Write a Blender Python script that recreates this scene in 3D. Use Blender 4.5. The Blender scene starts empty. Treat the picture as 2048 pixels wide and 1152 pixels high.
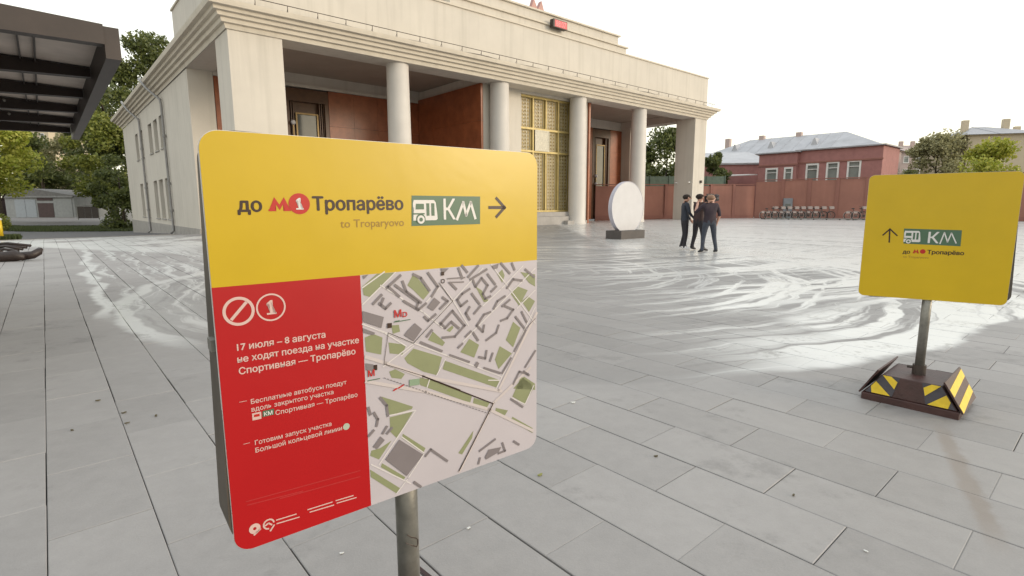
import bpy, bmesh, math, random
import numpy as np
from mathutils import Vector, Matrix
random.seed(7); RNG = np.random.default_rng(7)
S = bpy.context.scene
COL = S.collection

# ------------------------------------------------------------------ camera, sky, sun, exposure
FPX, PITCH, ROLL, EYE = 1071.0, 0.154, -0.004, 1.5
YAW = 0.858                                   # heading of the station facade
cp, sp = math.cos(PITCH), math.sin(PITCH)
_r = np.array([1.0, 0, 0]); _w = np.array([0, cp, -sp]); _u = np.cross(_r, _w)
R_ = _r*math.cos(ROLL)+_u*math.sin(ROLL); U_ = -_r*math.sin(ROLL)+_u*math.cos(ROLL); W_ = _w
cam_d = bpy.data.cameras.new('camera'); cam = bpy.data.objects.new('camera', cam_d); COL.objects.link(cam)
cam_d.sensor_width = 36; cam_d.lens = 36*FPX/2048; cam_d.clip_start = 0.05; cam_d.clip_end = 3000
M3 = Matrix(((R_[0], U_[0], -W_[0]), (R_[1], U_[1], -W_[1]), (R_[2], U_[2], -W_[2])))
cam.matrix_world = Matrix.Translation((0, 0, EYE)) @ M3.to_4x4()
S.camera = cam

SUN_HEAD, SUN_EL = math.radians(104), math.radians(13)
world = bpy.data.worlds.new('World'); S.world = world; world.use_nodes = True
wn = world.node_tree; wn.nodes.clear()
sky = wn.nodes.new('ShaderNodeTexSky'); sky.sky_type = 'NISHITA'; sky.sun_disc = False
sky.sun_elevation = SUN_EL; sky.sun_rotation = SUN_HEAD
sky.altitude = 150; sky.air_density = 1.0; sky.dust_density = 3.5; sky.ozone_density = 1.0
veil = wn.nodes.new('ShaderNodeMix'); veil.data_type = 'RGBA'; veil.inputs[0].default_value = 0.82   # thin high cloud whitens the sky
tint = wn.nodes.new('ShaderNodeMix'); tint.data_type = 'RGBA'
tc = wn.nodes.new('ShaderNodeTexCoord'); sz = wn.nodes.new('ShaderNodeSeparateXYZ'); el = wn.nodes.new('ShaderNodeMapRange')
el.inputs[1].default_value = 0.0; el.inputs[2].default_value = .45
bg = wn.nodes.new('ShaderNodeBackground'); bg.inputs[1].default_value = 0.15
wo = wn.nodes.new('ShaderNodeOutputWorld')
L = wn.links.new
L(tc.outputs['Generated'], sz.inputs[0]); L(sz.outputs[2], el.inputs[0]); L(el.outputs[0], tint.inputs[0])
tint.inputs[6].default_value = (8.6, 8.1, 6.3, 1); tint.inputs[7].default_value = (6.8, 7.1, 7.15, 1)
L(sky.outputs[0], veil.inputs[6]); L(tint.outputs[2], veil.inputs[7]); L(veil.outputs[2], bg.inputs[0]); L(bg.outputs[0], wo.inputs[0])
sl = bpy.data.lights.new('sun', 'SUN'); sl.energy = 1.3; sl.angle = math.radians(16); sl.color = (1, .88, .72)
sun = bpy.data.objects.new('sun', sl); COL.objects.link(sun)
sd = Vector((math.sin(SUN_HEAD)*math.cos(SUN_EL), math.cos(SUN_HEAD)*math.cos(SUN_EL), math.sin(SUN_EL)))
sun.rotation_euler = sd.to_track_quat('Z', 'Y').to_euler(); sun.location = (30, 0, 30)
S.view_settings.view_transform = 'Standard'; S.view_settings.look = 'None'
S.view_settings.gamma = 1; S.view_settings.exposure = .45
S.view_settings.use_curve_mapping = False

# ------------------------------------------------------------------ geometry of the view (used only to read off places)
UD = np.array([math.sin(YAW), math.cos(YAW)]); VD = np.array([-math.cos(YAW), math.sin(YAW)])
C0 = np.array([-12.838, 25.701]); BROT = math.pi/2-YAW
def ray(x, y): return (x-1024)/FPX*R_-(y-576)/FPX*U_+W_
def at(x, y, Y):
    d = ray(x, y); return Vector(np.array([0, 0, EYE])+d*(Y/d[1]))
def gnd(x, y, z=0.0):
    d = ray(x, y); return Vector(np.array([0, 0, EYE])+d*((z-EYE)/d[2]))
def on_plane(x, y, P, n):
    d = ray(x, y); n = np.array(n); P = np.array(P); o = np.array([0, 0, EYE])
    return Vector(o+d*(((P-o)@n)/(d@n)))
def ab(a, b, z=0.0):
    p = C0+UD*a+VD*b; return Vector((p[0], p[1], z))
def to_ab(p): d = np.array([p[0], p[1]])-C0; return d@UD, d@VD

def smooth(t): t = max(0.0, min(1.0, t)); return t*t*(3-2*t)
def ground_z(x, y):
    a, b = to_ab((x, y))
    return -1.25*max(0, min(1, (b-3)/40.0))*smooth((a+26)/18)

# ------------------------------------------------------------------ object helpers
def link(o): COL.objects.link(o); return o
def empty(name, loc=(0, 0, 0), rz=0, **k):
    o = link(bpy.data.objects.new(name, None)); o.location = loc; o.rotation_euler = (0, 0, rz); o.empty_display_size = .2
    return tag(o, **k)
def tag(o, label=None, cat=None, group=None, kind=None):
    if label: o['label'] = label
    if cat: o['category'] = cat
    if group: o['group'] = group
    if kind: o['kind'] = kind
    return o
class MB:
    def __init__(s): s.v = []; s.f = []; s.m = []
    def add(s, vs, fs, mi=0):
        n = len(s.v); s.v += [tuple(v) for v in vs]; s.f += [tuple(i+n for i in f) for f in fs]; s.m += [mi]*len(fs); return s
    def box(s, x0, x1, y0, y1, z0, z1, mi=0):
        v = [(x, y, z) for z in (z0, z1) for y in (y0, y1) for x in (x0, x1)]
        return s.add(v, [(0, 2, 3, 1), (4, 5, 7, 6), (0, 1, 5, 4), (2, 6, 7, 3), (0, 4, 6, 2), (1, 3, 7, 5)], mi)
    def hexa(s, bottom, top, mi=0):
        return s.add(list(bottom)+list(top), [(3, 2, 1, 0), (4, 5, 6, 7), (0, 1, 5, 4), (1, 2, 6, 5), (2, 3, 7, 6), (3, 0, 4, 7)], mi)
    def quad(s, *p, mi=0): return s.add(p, [tuple(range(len(p)))], mi)
    def cyl(s, p0, p1, r0, r1=None, n=12, caps=True, mi=0):
        r1 = r0 if r1 is None else r1; p0 = Vector(p0); p1 = Vector(p1); d = (p1-p0).normalized()
        a = d.orthogonal().normalized(); b = d.cross(a)
        v = [p+(a*math.cos(t)+b*math.sin(t))*r for p, r in ((p0, r0), (p1, r1)) for t in [2*math.pi*i/n for i in range(n)]]
        f = [(i, (i+1) % n, n+(i+1) % n, n+i) for i in range(n)]
        if caps: f += [tuple(reversed(range(n))), tuple(range(n, 2*n))]
        return s.add(v, f, mi)
    def tube(s, pts, r, n=8, mi=0):
        pts = [Vector(p) for p in pts]; rs = r if isinstance(r, (list, tuple)) else [r]*len(pts)
        ref = None; vs = []
        for i, p in enumerate(pts):
            d = (pts[min(i+1, len(pts)-1)]-pts[max(i-1, 0)]).normalized()
            if ref is None: ref = d.orthogonal().normalized()
            a = (ref-d*ref.dot(d)).normalized(); ref = a; b = d.cross(a)
            vs += [p+(a*math.cos(2*math.pi*k/n)+b*math.sin(2*math.pi*k/n))*rs[i] for k in range(n)]
        fs = [(i*n+k, i*n+(k+1) % n, (i+1)*n+(k+1) % n, (i+1)*n+k) for i in range(len(pts)-1) for k in range(n)]
        fs += [tuple(reversed(range(n))), tuple(range((len(pts)-1)*n, len(pts)*n))]
        return s.add(vs, fs, mi)
    def torus(s, c, axis, R, r, n=20, m=6, mi=0):
        c = Vector(c); ax = Vector(axis).normalized(); a = ax.orthogonal().normalized(); b = ax.cross(a); vs = []
        for i in range(n):
            t = 2*math.pi*i/n; e = a*math.cos(t)+b*math.sin(t)
            vs += [c+e*(R+r*math.cos(2*math.pi*k/m))+ax*r*math.sin(2*math.pi*k/m) for k in range(m)]
        return s.add(vs, [(i*m+k, ((i+1) % n)*m+k, ((i+1) % n)*m+(k+1) % m, i*m+(k+1) % m) for i in range(n) for k in range(m)], mi)
    def ball(s, c, rx, ry=None, rz=None, n=12, m=8, mi=0):
        ry = ry or rx; rz = rz or rx; c = Vector(c); vs = [c+Vector((0, 0, -rz))]
        for j in range(1, m):
            ph = -math.pi/2+math.pi*j/m
            vs += [c+Vector((rx*math.cos(ph)*math.cos(2*math.pi*i/n), ry*math.cos(ph)*math.sin(2*math.pi*i/n), rz*math.sin(ph))) for i in range(n)]
        vs.append(c+Vector((0, 0, rz))); fs = [(0, 1+(i+1) % n, 1+i) for i in range(n)]
        for j in range(m-2):
            fs += [(1+j*n+i, 1+j*n+(i+1) % n, 1+(j+1)*n+(i+1) % n, 1+(j+1)*n+i) for i in range(n)]
        t = 1+(m-2)*n; fs += [(t+i, t+(i+1) % n, len(vs)-1) for i in range(n)]
        return s.add(vs, fs, mi)
    def mesh(s, name, mats, smooth_=False, bevel=0):
        me = bpy.data.meshes.new(name); me.from_pydata(s.v, [], s.f)
        for m in (mats if isinstance(mats, (list, tuple)) else [mats]): me.materials.append(m)
        me.polygons.foreach_set('material_index', s.m)
        if smooth_: me.shade_smooth()
        me.update(); return me
    def build(s, name, mats, parent=None, smooth_=False, bevel=0, **k):
        o = link(bpy.data.objects.new(name, s.mesh(name, mats, smooth_))); o.parent = parent
        if smooth_ == 'auto': pass
        if bevel:
            b = o.modifiers.new('bevel', 'BEVEL'); b.width = bevel; b.segments = 2; b.limit_method = 'ANGLE'
        return tag(o, **k)
def flat_poly(me_name, polys, mat, parent, y, name):
    """polys: list of 2-D outlines (x, z) laid as one sheet at local depth y"""
    bm = bmesh.new()
    for p in polys:
        vs = [bm.verts.new((q[0], y, q[1])) for q in p]
        try: bm.faces.new(vs)
        except ValueError: pass
    bmesh.ops.triangulate(bm, faces=bm.faces[:], ngon_method='EAR_CLIP')
    bmesh.ops.recalc_face_normals(bm, faces=bm.faces[:])
    for f in bm.faces:
        if f.normal.y > 0: f.normal_flip()
    me = bpy.data.meshes.new(me_name); bm.to_mesh(me); bm.free(); me.materials.append(mat)
    o = link(bpy.data.objects.new(name, me)); o.parent = parent; return o
def copy_tree(o, parent=None):
    c = o.copy(); COL.objects.link(c); c.parent = parent
    for ch in [x for x in o.children]: copy_tree(ch, c)
    return c

# ------------------------------------------------------------------ materials
def nodes_of(m): return m.node_tree.nodes, m.node_tree.links
def mat(name, col, rough=.7, metal=0, var=.12, scale=3, bump=0, bscale=40, coat=0, spec=.5, streak=0, trans=0):
    m = bpy.data.materials.new(name); m.use_nodes = True; N, K = nodes_of(m); P = N['Principled BSDF']
    P.inputs['Roughness'].default_value = rough; P.inputs['Metallic'].default_value = metal
    P.inputs['Specular IOR Level'].default_value = spec; P.inputs['Coat Weight'].default_value = coat
    c = (*col, 1)
    if var or streak:
        g = N.new('ShaderNodeNewGeometry'); nz = N.new('ShaderNodeTexNoise'); nz.inputs['Scale'].default_value = scale
        nz.inputs['Detail'].default_value = 6; nz.inputs['Roughness'].default_value = .62
        K.new(g.outputs['Position'], nz.inputs['Vector'])
        mx = N.new('ShaderNodeMix'); mx.data_type = 'RGBA'
        mx.inputs[6].default_value = tuple(v*(1-var) for v in col)+(1,); mx.inputs[7].default_value = tuple(min(1, v*(1+var)) for v in col)+(1,)
        rp = N.new('ShaderNodeMapRange'); rp.inputs[1].default_value = .3; rp.inputs[2].default_value = .7
        K.new(nz.outputs[0], rp.inputs[0]); K.new(rp.outputs[0], mx.inputs[0]); out = mx.outputs[2]
        if streak:
            mp = N.new('ShaderNodeMapping'); mp.inputs['Scale'].default_value = (2.2, 2.2, .12); n2 = N.new('ShaderNodeTexNoise')
            n2.inputs['Scale'].default_value = 1.3; n2.inputs['Detail'].default_value = 5
            K.new(g.outputs['Position'], mp.inputs[0]); K.new(mp.outputs[0], n2.inputs['Vector'])
            r2 = N.new('ShaderNodeMapRange'); r2.inputs[1].default_value = .5; r2.inputs[2].default_value = .75; r2.inputs[4].default_value = streak
            K.new(n2.outputs[0], r2.inputs[0]); m2 = N.new('ShaderNodeMix'); m2.data_type = 'RGBA'
            m2.inputs[7].default_value = (col[0]*.55, col[1]*.55, col[2]*.52, 1); K.new(r2.outputs[0], m2.inputs[0]); K.new(out, m2.inputs[6]); out = m2.outputs[2]
        K.new(out, P.inputs['Base Color'])
    else: P.inputs['Base Color'].default_value = c
    if bump:
        g2 = N.new('ShaderNodeNewGeometry'); nb = N.new('ShaderNodeTexNoise'); nb.inputs['Scale'].default_value = bscale; nb.inputs['Detail'].default_value = 5
        bp = N.new('ShaderNodeBump'); bp.inputs['Strength'].default_value = bump; bp.inputs['Distance'].default_value = .02
        K.new(g2.outputs['Position'], nb.inputs['Vector']); K.new(nb.outputs[0], bp.inputs['Height']); K.new(bp.outputs[0], P.inputs['Normal'])
    return m
def rgb(r, g, b):
    f = lambda v: (v/255/12.92 if v <= 10 else ((v/255+.055)/1.055)**2.4); return (f(r), f(g), f(b))
stucco = mat('stucco', (.56, .515, .45), .85, var=.05, scale=.5, bump=.12, bscale=9, streak=.26)
stucco_side = stucco
stucco_trim = mat('stucco trim', (.59, .53, .44), .8, var=.06, scale=.8, bump=.1, bscale=12, streak=.2)
column_m = mat('column stone', (.55, .515, .475), .6, var=.05, scale=1.2, bump=.06, bscale=14, streak=.15)
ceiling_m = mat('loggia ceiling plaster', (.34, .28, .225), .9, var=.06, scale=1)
granite = mat('red granite', (.27, .080, .032), .35, var=.25, scale=1.4, bump=.03)
plinth_m = mat('grey granite plinth', (.30, .28, .26), .6, var=.15, scale=2)
wood = mat('dark wood', (.085, .035, .014), .4, var=.3, scale=2)
gold = mat('gilded bronze', (.44, .34, .13), .5, metal=.2, var=.15, scale=4)
bronze = mat('bronze frame', (.20, .14, .06), .4, metal=.5, var=.2)
pale_glass = mat('frosted glass', (.50, .46, .36), .3, var=.25, scale=1.1)
dark_glass = mat('window glass', (.10, .11, .11), .08, var=.2, scale=.6, spec=.8)
grey_glass = mat('pale window glass', (.20, .215, .20), .15, var=.2, scale=.6)
metal_dark = mat('painted steel dark', (.045, .032, .026), .55, var=.2)
roof_metal = mat('roof sheet metal', (.30, .29, .30), .5, var=.12, scale=.8)
galv = mat('galvanised steel', (.24, .23, .205), .42, metal=.55, var=.25, scale=14, bump=.05, bscale=60)
pipe_m = mat('drainpipe paint', (.25, .24, .23), .55, var=.15)
white_m = mat('white paint', (.50, .49, .50), .5, var=.04)
offwhite = mat('white window frame', (.68, .66, .63), .5, var=.05)
asphalt = mat('asphalt', (.105, .10, .10), .8, var=.2, scale=2.5, bump=.2, bscale=60)
mortar = mat('dark joint mortar', (.035, .032, .03), .9, var=.3, scale=20)
brick_paint = mat('red painted brick', (.33, .150, .135), .8, var=.12, scale=2, bump=.15, bscale=18, streak=.2)
wall_paint = mat('red painted wall', (.30, .135, .100), .75, var=.1, scale=.7, streak=.2)
wall_paint2 = mat('red painted pilaster', (.265, .115, .088), .75, var=.1, scale=.7, streak=.2)
beige_m = mat('beige render', (.50, .42, .30), .85, var=.05, scale=.5)
bark = mat('bark', (.07, .052, .036), .9, var=.3, scale=6, bump=.3, bscale=20)
tin_grey = mat('pale grey tin roof', (.40, .40, .42), .55, var=.15, scale=.4, streak=.2)
def leaf_mat(name, c0, c1):
    m = bpy.data.materials.new(name); m.use_nodes = True; N, K = nodes_of(m); P = N['Principled BSDF']; P.inputs['Roughness'].default_value = .55
    g = N.new('ShaderNodeNewGeometry'); mx = N.new('ShaderNodeMix'); mx.data_type = 'RGBA'
    mx.inputs[6].default_value = (*c0, 1); mx.inputs[7].default_value = (*c1, 1); K.new(g.outputs['Random Per Island'], mx.inputs[0])
    K.new(mx.outputs[2], P.inputs['Base Color']); t = N.new('ShaderNodeBsdfTranslucent'); K.new(mx.outputs[2], t.inputs[0])
    ms = N.new('ShaderNodeMixShader'); ms.inputs[0].default_value = .35; K.new(P.outputs[0], ms.inputs[1]); K.new(t.outputs[0], ms.inputs[2])
    K.new(ms.outputs[0], N['Material Output'].inputs[0]); return m
leaf_dark = leaf_mat('dark leaves', (.055, .075, .02), (.17, .19, .05))
leaf_mid = leaf_mat('mid leaves', (.11, .14, .025), (.25, .26, .05))
leaf_bright = leaf_mat('bright leaves', (.26, .31, .03), (.48, .46, .09))
leaf_willow = leaf_mat('pale willow leaves', (.22, .21, .10), (.40, .37, .19))
grass_m = leaf_mat('grass blades', (.05, .07, .02), (.10, .12, .04))

# paving stone with the washing lorry's wet streaks, their white sky sheen painted in
def paving_mat():
    m = bpy.data.materials.new('paving stone'); m.use_nodes = True; N, K = nodes_of(m); P = N['Principled BSDF']
    def math_(op, a, b=None, c=None, clamp=False):
        n = N.new('ShaderNodeMath'); n.operation = op; n.use_clamp = clamp
        for i, v in enumerate((a, b, c)):
            if v is None: continue
            if isinstance(v, (int, float)): n.inputs[i].default_value = v
            else: K.new(v, n.inputs[i])
        return n.outputs[0]
    def noise(vec, scale, detail=4, rough=.55):
        n = N.new('ShaderNodeTexNoise'); n.inputs['Scale'].default_value = scale; n.inputs['Detail'].default_value = detail
        n.inputs['Roughness'].default_value = rough; K.new(vec, n.inputs['Vector']); return n.outputs[0]
    def ramp(v, a, b, lo=0., hi=1.):
        n = N.new('ShaderNodeMapRange'); n.interpolation_type = 'SMOOTHSTEP'
        for i, q in enumerate((a, b, lo, hi)): n.inputs[i+1].default_value = q
        K.new(v, n.inputs[0]); return n.outputs[0]
    geo = N.new('ShaderNodeNewGeometry'); pos = geo.outputs['Position']
    sx = N.new('ShaderNodeSeparateXYZ'); K.new(pos, sx.inputs[0]); X, Y = sx.outputs[0], sx.outputs[1]
    def polar(cx, cy):
        dx = math_('SUBTRACT', X, cx); dy = math_('SUBTRACT', Y, cy)
        r = math_('SQRT', math_('ADD', math_('MULTIPLY', dx, dx), math_('MULTIPLY', dy, dy)))
        th = math_('ARCTAN2', dy, dx); return r, th
    def comb(a, b, c=0.0):
        n = N.new('ShaderNodeCombineXYZ')
        for i, v in enumerate((a, b, c)):
            if isinstance(v, (int, float)): n.inputs[i].default_value = v
            else: K.new(v, n.inputs[i])
        return n.outputs[0]
    wob = noise(pos, .55, 3); big0 = noise(pos, 1.6, 4)
    r1, t1 = polar(0.5, 12.0)
    r1w = math_('ADD', r1, math_('MULTIPLY', math_('SUBTRACT', wob, .5), .7))
    fine = noise(pos, 5.0, 4)
    st1 = noise(comb(math_('MULTIPLY', r1w, 4.2), math_('MULTIPLY', t1, .8)), 1.0, 4, .55)
    edge0 = ramp(math_('ADD', r1w, math_('MULTIPLY', fine, .12)), 7.78, 7.62)          # 1 inside the washed circle
    ln = math_('ADD', math_('SUBTRACT', math_('SUBTRACT', Y, 3.45), math_('MULTIPLY', X, .5)), math_('MULTIPLY', math_('SUBTRACT', wob, .5), .7))
    fan = math_('MULTIPLY', ramp(ln, 0, .12), ramp(X, 3.2, 3.8)); edge = math_('MAXIMUM', edge0, fan)
    core0 = ramp(r1w, 5.9, 7.2); fcore = math_('MULTIPLY', fan, ramp(ln, 2.2, 1.2)); core = math_('MAXIMUM', core0, fcore)                                                          # wettest towards its rim
    right = ramp(X, .9, 3.2); leftside = ramp(X, -3.0, -4.5)
    full = math_('MULTIPLY', core, math_('MAXIMUM', right, math_('MULTIPLY', leftside, .25)))
    s_in = math_('MAXIMUM', ramp(st1, .50, .62), math_('MULTIPLY', full, ramp(st1, .38, .50)))
    mid = math_('MULTIPLY', ramp(Y, 3, 9), ramp(X, -3.5, -1))                            # streak strength by place
    side = math_('MAXIMUM', math_('MAXIMUM', right, leftside), math_('MULTIPLY', ramp(Y, 9, 16), .8))
    m1 = math_('MULTIPLY', math_('MULTIPLY', edge, s_in), side)
    thin = math_('MULTIPLY', math_('MULTIPLY', ramp(r1w, 7.38, 7.46), edge0), leftside); m1 = math_('MAXIMUM', m1, thin)
    # long straight-ish sweep going back to the left, and broad far arcs
    r2, t2 = polar(-5.5, 35.0)
    r2w = math_('ADD', r2, math_('MULTIPLY', math_('SUBTRACT', wob, .5), .9))
    st2 = noise(comb(math_('MULTIPLY', r2w, 3.0), math_('MULTIPLY', t2, 1.3)), 1.0, 5, .6)
    area2 = math_('MULTIPLY', math_('MULTIPLY', ramp(Y, 6.5, 9), ramp(Y, 50, 38)), ramp(X, .5, 4))
    m2 = math_('MULTIPLY', area2, ramp(math_('ADD', st2, ramp(X, 2, 7, 0, .03)), .49, .61))
    m2 = math_('MULTIPLY', m2, ramp(Y, 34, 14, .45, 1.0))
    # left sweep: signed distance across a line from (-5.6,7.5) to (-14.7,18.7)
    nx, ny = .776, .631
    dl = math_('ADD', math_('MULTIPLY', math_('ADD', X, 5.7), nx), math_('MULTIPLY', math_('SUBTRACT', Y, 7.3), ny))
    dlw = math_('ADD', dl, math_('MULTIPLY', math_('SUBTRACT', wob, .5), .9))
    al = math_('SUBTRACT', math_('MULTIPLY', math_('ADD', X, 5.7), -ny), math_('MULTIPLY', math_('SUBTRACT', Y, 7.3), -nx))
    st3 = noise(comb(math_('MULTIPLY', dlw, 3.6), math_('MULTIPLY', al, .13)), 1.0, 5, .6)
    area3 = math_('MULTIPLY', math_('MULTIPLY', ramp(dlw, -.12, .0), ramp(dlw, 3.6, 2.3)), math_('MULTIPLY', ramp(al, -.8, .6), ramp(al, 15.5, 14)))
    m3 = math_('MULTIPLY', area3, math_('MAXIMUM', ramp(st3, .50, .62), ramp(dlw, .16, .08)))
    # puddle band across the far left
    bb = math_('ADD', math_('SUBTRACT', Y, 22.4), math_('MULTIPLY', math_('ADD', X, 16.0), .42))
    st4 = noise(comb(math_('MULTIPLY', X, .55), math_('MULTIPLY', Y, .35)), 1.0, 5, .65)
    area4 = math_('MULTIPLY', math_('MULTIPLY', ramp(bb, -3.4, -2.9), ramp(bb, 6.5, 4.5)), math_('MULTIPLY', ramp(X, -27, -23), ramp(X, -10.5, -12.5)))
    near4 = math_('MULTIPLY', area4, math_('MAXIMUM', ramp(st4, .44, .50), ramp(bb, -1.2, -1.7)))
    wet = math_('MAXIMUM', math_('MAXIMUM', m1, m2), math_('MAXIMUM', m3, near4), clamp=True)
    sheen_noise = noise(pos, 14.0, 5, .7)
    painted_sheen = math_('MULTIPLY', wet, ramp(math_('ADD', math_('MULTIPLY', sheen_noise, .5), math_('MULTIPLY', big0, .5)),   .34, .48))  # white sky reflection on the wet streaks, painted into the base colour
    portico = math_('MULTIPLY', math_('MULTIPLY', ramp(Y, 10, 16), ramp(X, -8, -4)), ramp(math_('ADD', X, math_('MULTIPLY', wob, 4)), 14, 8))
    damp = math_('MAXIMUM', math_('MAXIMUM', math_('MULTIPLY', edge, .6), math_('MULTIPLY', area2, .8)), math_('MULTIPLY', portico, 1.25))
    # slab-by-slab colour
    mp = N.new('ShaderNodeMapping'); mp.vector_type = 'TEXTURE'; mp.inputs['Location'].default_value = (C0[0], C0[1], 0)
    mp.inputs['Rotation'].default_value = (0, 0, BROT); K.new(pos, mp.inputs[0]); sl_ = N.new('ShaderNodeSeparateXYZ'); K.new(mp.outputs[0], sl_.inputs[0])
    ia = math_('FLOOR', math_('DIVIDE', sl_.outputs[0], .402))
    offs = math_('MULTIPLY', math_('MODULO', math_('ADD', ia, 1000), 2), .3875)
    ib = math_('FLOOR', math_('DIVIDE', math_('ADD', math_('ADD', sl_.outputs[1], offs), 0), .775))
    wnz = N.new('ShaderNodeTexWhiteNoise'); wnz.noise_dimensions = '2D'; K.new(comb(ia, ib), wnz.inputs['Vector'])
    big = noise(pos, .35, 5, .6); small = noise(pos, 9, 6, .7); speck = noise(pos, 160, 2, .5)
    v = math_('ADD', math_('ADD', math_('MULTIPLY', wnz.outputs[0], .042), math_('MULTIPLY', big, .14)), math_('ADD', math_('MULTIPLY', small, .09), math_('MULTIPLY', speck, .05)))
    stain_n = noise(pos, 1.1, 6, .75); blot = math_('MULTIPLY', ramp(stain_n, .54, .70), -.075)
    v = math_('ADD', math_('ADD', v, blot), .124)
    # dirty run-off near the small sign: a narrow stain towards the camera
    qx = math_('SUBTRACT', X, math_('ADD', 2.22, math_('MULTIPLY', math_('SUBTRACT', Y, 2.3), .59)))
    stain = math_('MULTIPLY', math_('MULTIPLY', ramp(math_('ABSOLUTE', math_('ADD', qx, math_('MULTIPLY', math_('SUBTRACT', small, .5), .12))), .075, .02), ramp(Y, 2.0, 2.4)), ramp(Y, 3.5, 3.2))
    cr = N.new('ShaderNodeCombineColor')
    K.new(math_('MULTIPLY', v, 1.0), cr.inputs[0]); K.new(math_('MULTIPLY', v, .945), cr.inputs[1]); K.new(math_('MULTIPLY', v, .908), cr.inputs[2])
    ms = N.new('ShaderNodeMix'); ms.data_type = 'RGBA'; K.new(math_('MULTIPLY', stain, .32), ms.inputs[0]); K.new(cr.outputs[0], ms.inputs[6]); ms.inputs[7].default_value = (.16, .10, .05, 1)
    mw = N.new('ShaderNodeMix'); mw.data_type = 'RGBA'; mw.blend_type = 'MULTIPLY'; mw.inputs[7].default_value = (.74, .74, .74, 1)
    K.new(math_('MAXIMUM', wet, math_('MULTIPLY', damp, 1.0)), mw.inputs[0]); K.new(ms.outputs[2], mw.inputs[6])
    mf = N.new('ShaderNodeMix'); mf.data_type = 'RGBA'; mf.inputs[7].default_value = (.74, .74, .725, 1); K.new(math_('MULTIPLY', painted_sheen, .66), mf.inputs[0]); K.new(mw.outputs[2], mf.inputs[6]); K.new(mf.outputs[2], P.inputs['Base Color'])
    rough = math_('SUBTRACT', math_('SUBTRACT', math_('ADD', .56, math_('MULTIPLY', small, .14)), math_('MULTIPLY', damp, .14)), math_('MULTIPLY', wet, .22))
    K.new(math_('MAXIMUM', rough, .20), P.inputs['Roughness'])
    K.new(math_('ADD', .5, math_('MULTIPLY', wet, .5)), P.inputs['Specular IOR Level'])
    P.inputs['Coat Roughness'].default_value = .20; P.inputs['Coat IOR'].default_value = 1.6
    K.new(math_('MULTIPLY', wet, .4), P.inputs['Coat Weight'])
    bp = N.new('ShaderNodeBump'); bp.inputs['Distance'].default_value = .004
    K.new(math_('MULTIPLY', math_('SUBTRACT', 1.0, wet), .35), bp.inputs['Strength']); K.new(math_('ADD', small, math_('MULTIPLY', speck, .5)), bp.inputs['Height'])
    K.new(bp.outputs[0], P.inputs['Normal'])
    return m
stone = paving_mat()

# ------------------------------------------------------------------ ground
def sheet(name, a0, a1, b0, b1, n, m, z, mt, kind='structure'):
    mb = MB()
    for j in range(m+1):
        for i in range(n+1):
            p = ab(a0+(a1-a0)*i/n, b0+(b1-b0)*j/m); mb.v.append((p.x, p.y, z+ground_z(p.x, p.y)))
    for j in range(m):
        for i in range(n): mb.f.append((j*(n+1)+i, j*(n+1)+i+1, (j+1)*(n+1)+i+1, (j+1)*(n+1)+i)); mb.m.append(0)
    return mb.build(name, mt, None, smooth_=True, kind=kind)
sheet('ground', -900, 900, -400, 1100, 450, 375, -.12, asphalt)
sheet('road', -90, 60, 10.9, 110, 100, 100, -.02, asphalt)
paving = sheet('paving', -48, 62, -70, 10.8, 55, 60, 0.0, mortar)
SW, SLN = .402, .775
def slab_rect(ia, ib):
    b0 = ib*SLN-(.3875 if (ia+1000) % 2 else 0.0)
    return ia*SW, (ia+1)*SW, b0, b0+SLN
cands = []
for ia in range(-110, 130):
    for ib in range(-60, 14):
        a0, a1, b0, b1 = slab_rect(ia, ib)
        if b1 > 10.75: continue
        if a0 > -.3 and b0 > 9.2: continue
        p = ab((a0+a1)/2, (b0+b1)/2); d = math.hypot(p.x, p.y)
        if p.y < .25 or abs(p.x) > p.y*1.06+1.0: continue
        depth = p.y*cp+(EYE)*sp
        ypix = 576+FPX*(EYE*cp-p.y*sp)/depth
        if ypix > 1260: continue
        cands.append((d, ia, ib))
cands.sort()
variants = []
def slab_verts(a0, a1, b0, b1, g, gb, ztop):
    c = .004
    x0, x1, y0, y1 = a0+g, a1-g, b0+gb, b1-gb
    top = [(x0+c, y0+c), (x1-c, y0+c), (x1-c, y1-c), (x0+c, y1-c)]; rim = [(x0, y0), (x1, y0), (x1, y1), (x0, y1)]
    return top, rim
SF = [(0, 1, 2, 3), (4, 5, 1, 0), (5, 6, 2, 1), (6, 7, 3, 2), (7, 4, 0, 3), (8, 9, 5, 4), (9, 10, 6, 5), (10, 11, 7, 6), (11, 8, 4, 7)]
def slab_mesh(k):
    g = random.choice([.0016, .0024, .0034, .0046]); gb = random.choice([.0003, .0005, .0012, .0036])
    top, rim = slab_verts(-SW/2, SW/2, -SLN/2, SLN/2, g, gb, 0)
    v = [(x, y, .016) for x, y in top]+[(x, y, .0135) for x, y in rim]+[(x, y, .001) for x, y in rim]
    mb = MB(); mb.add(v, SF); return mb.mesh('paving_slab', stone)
variants = [slab_mesh(k) for k in range(14)]
far = MB(); nfar = 0
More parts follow.
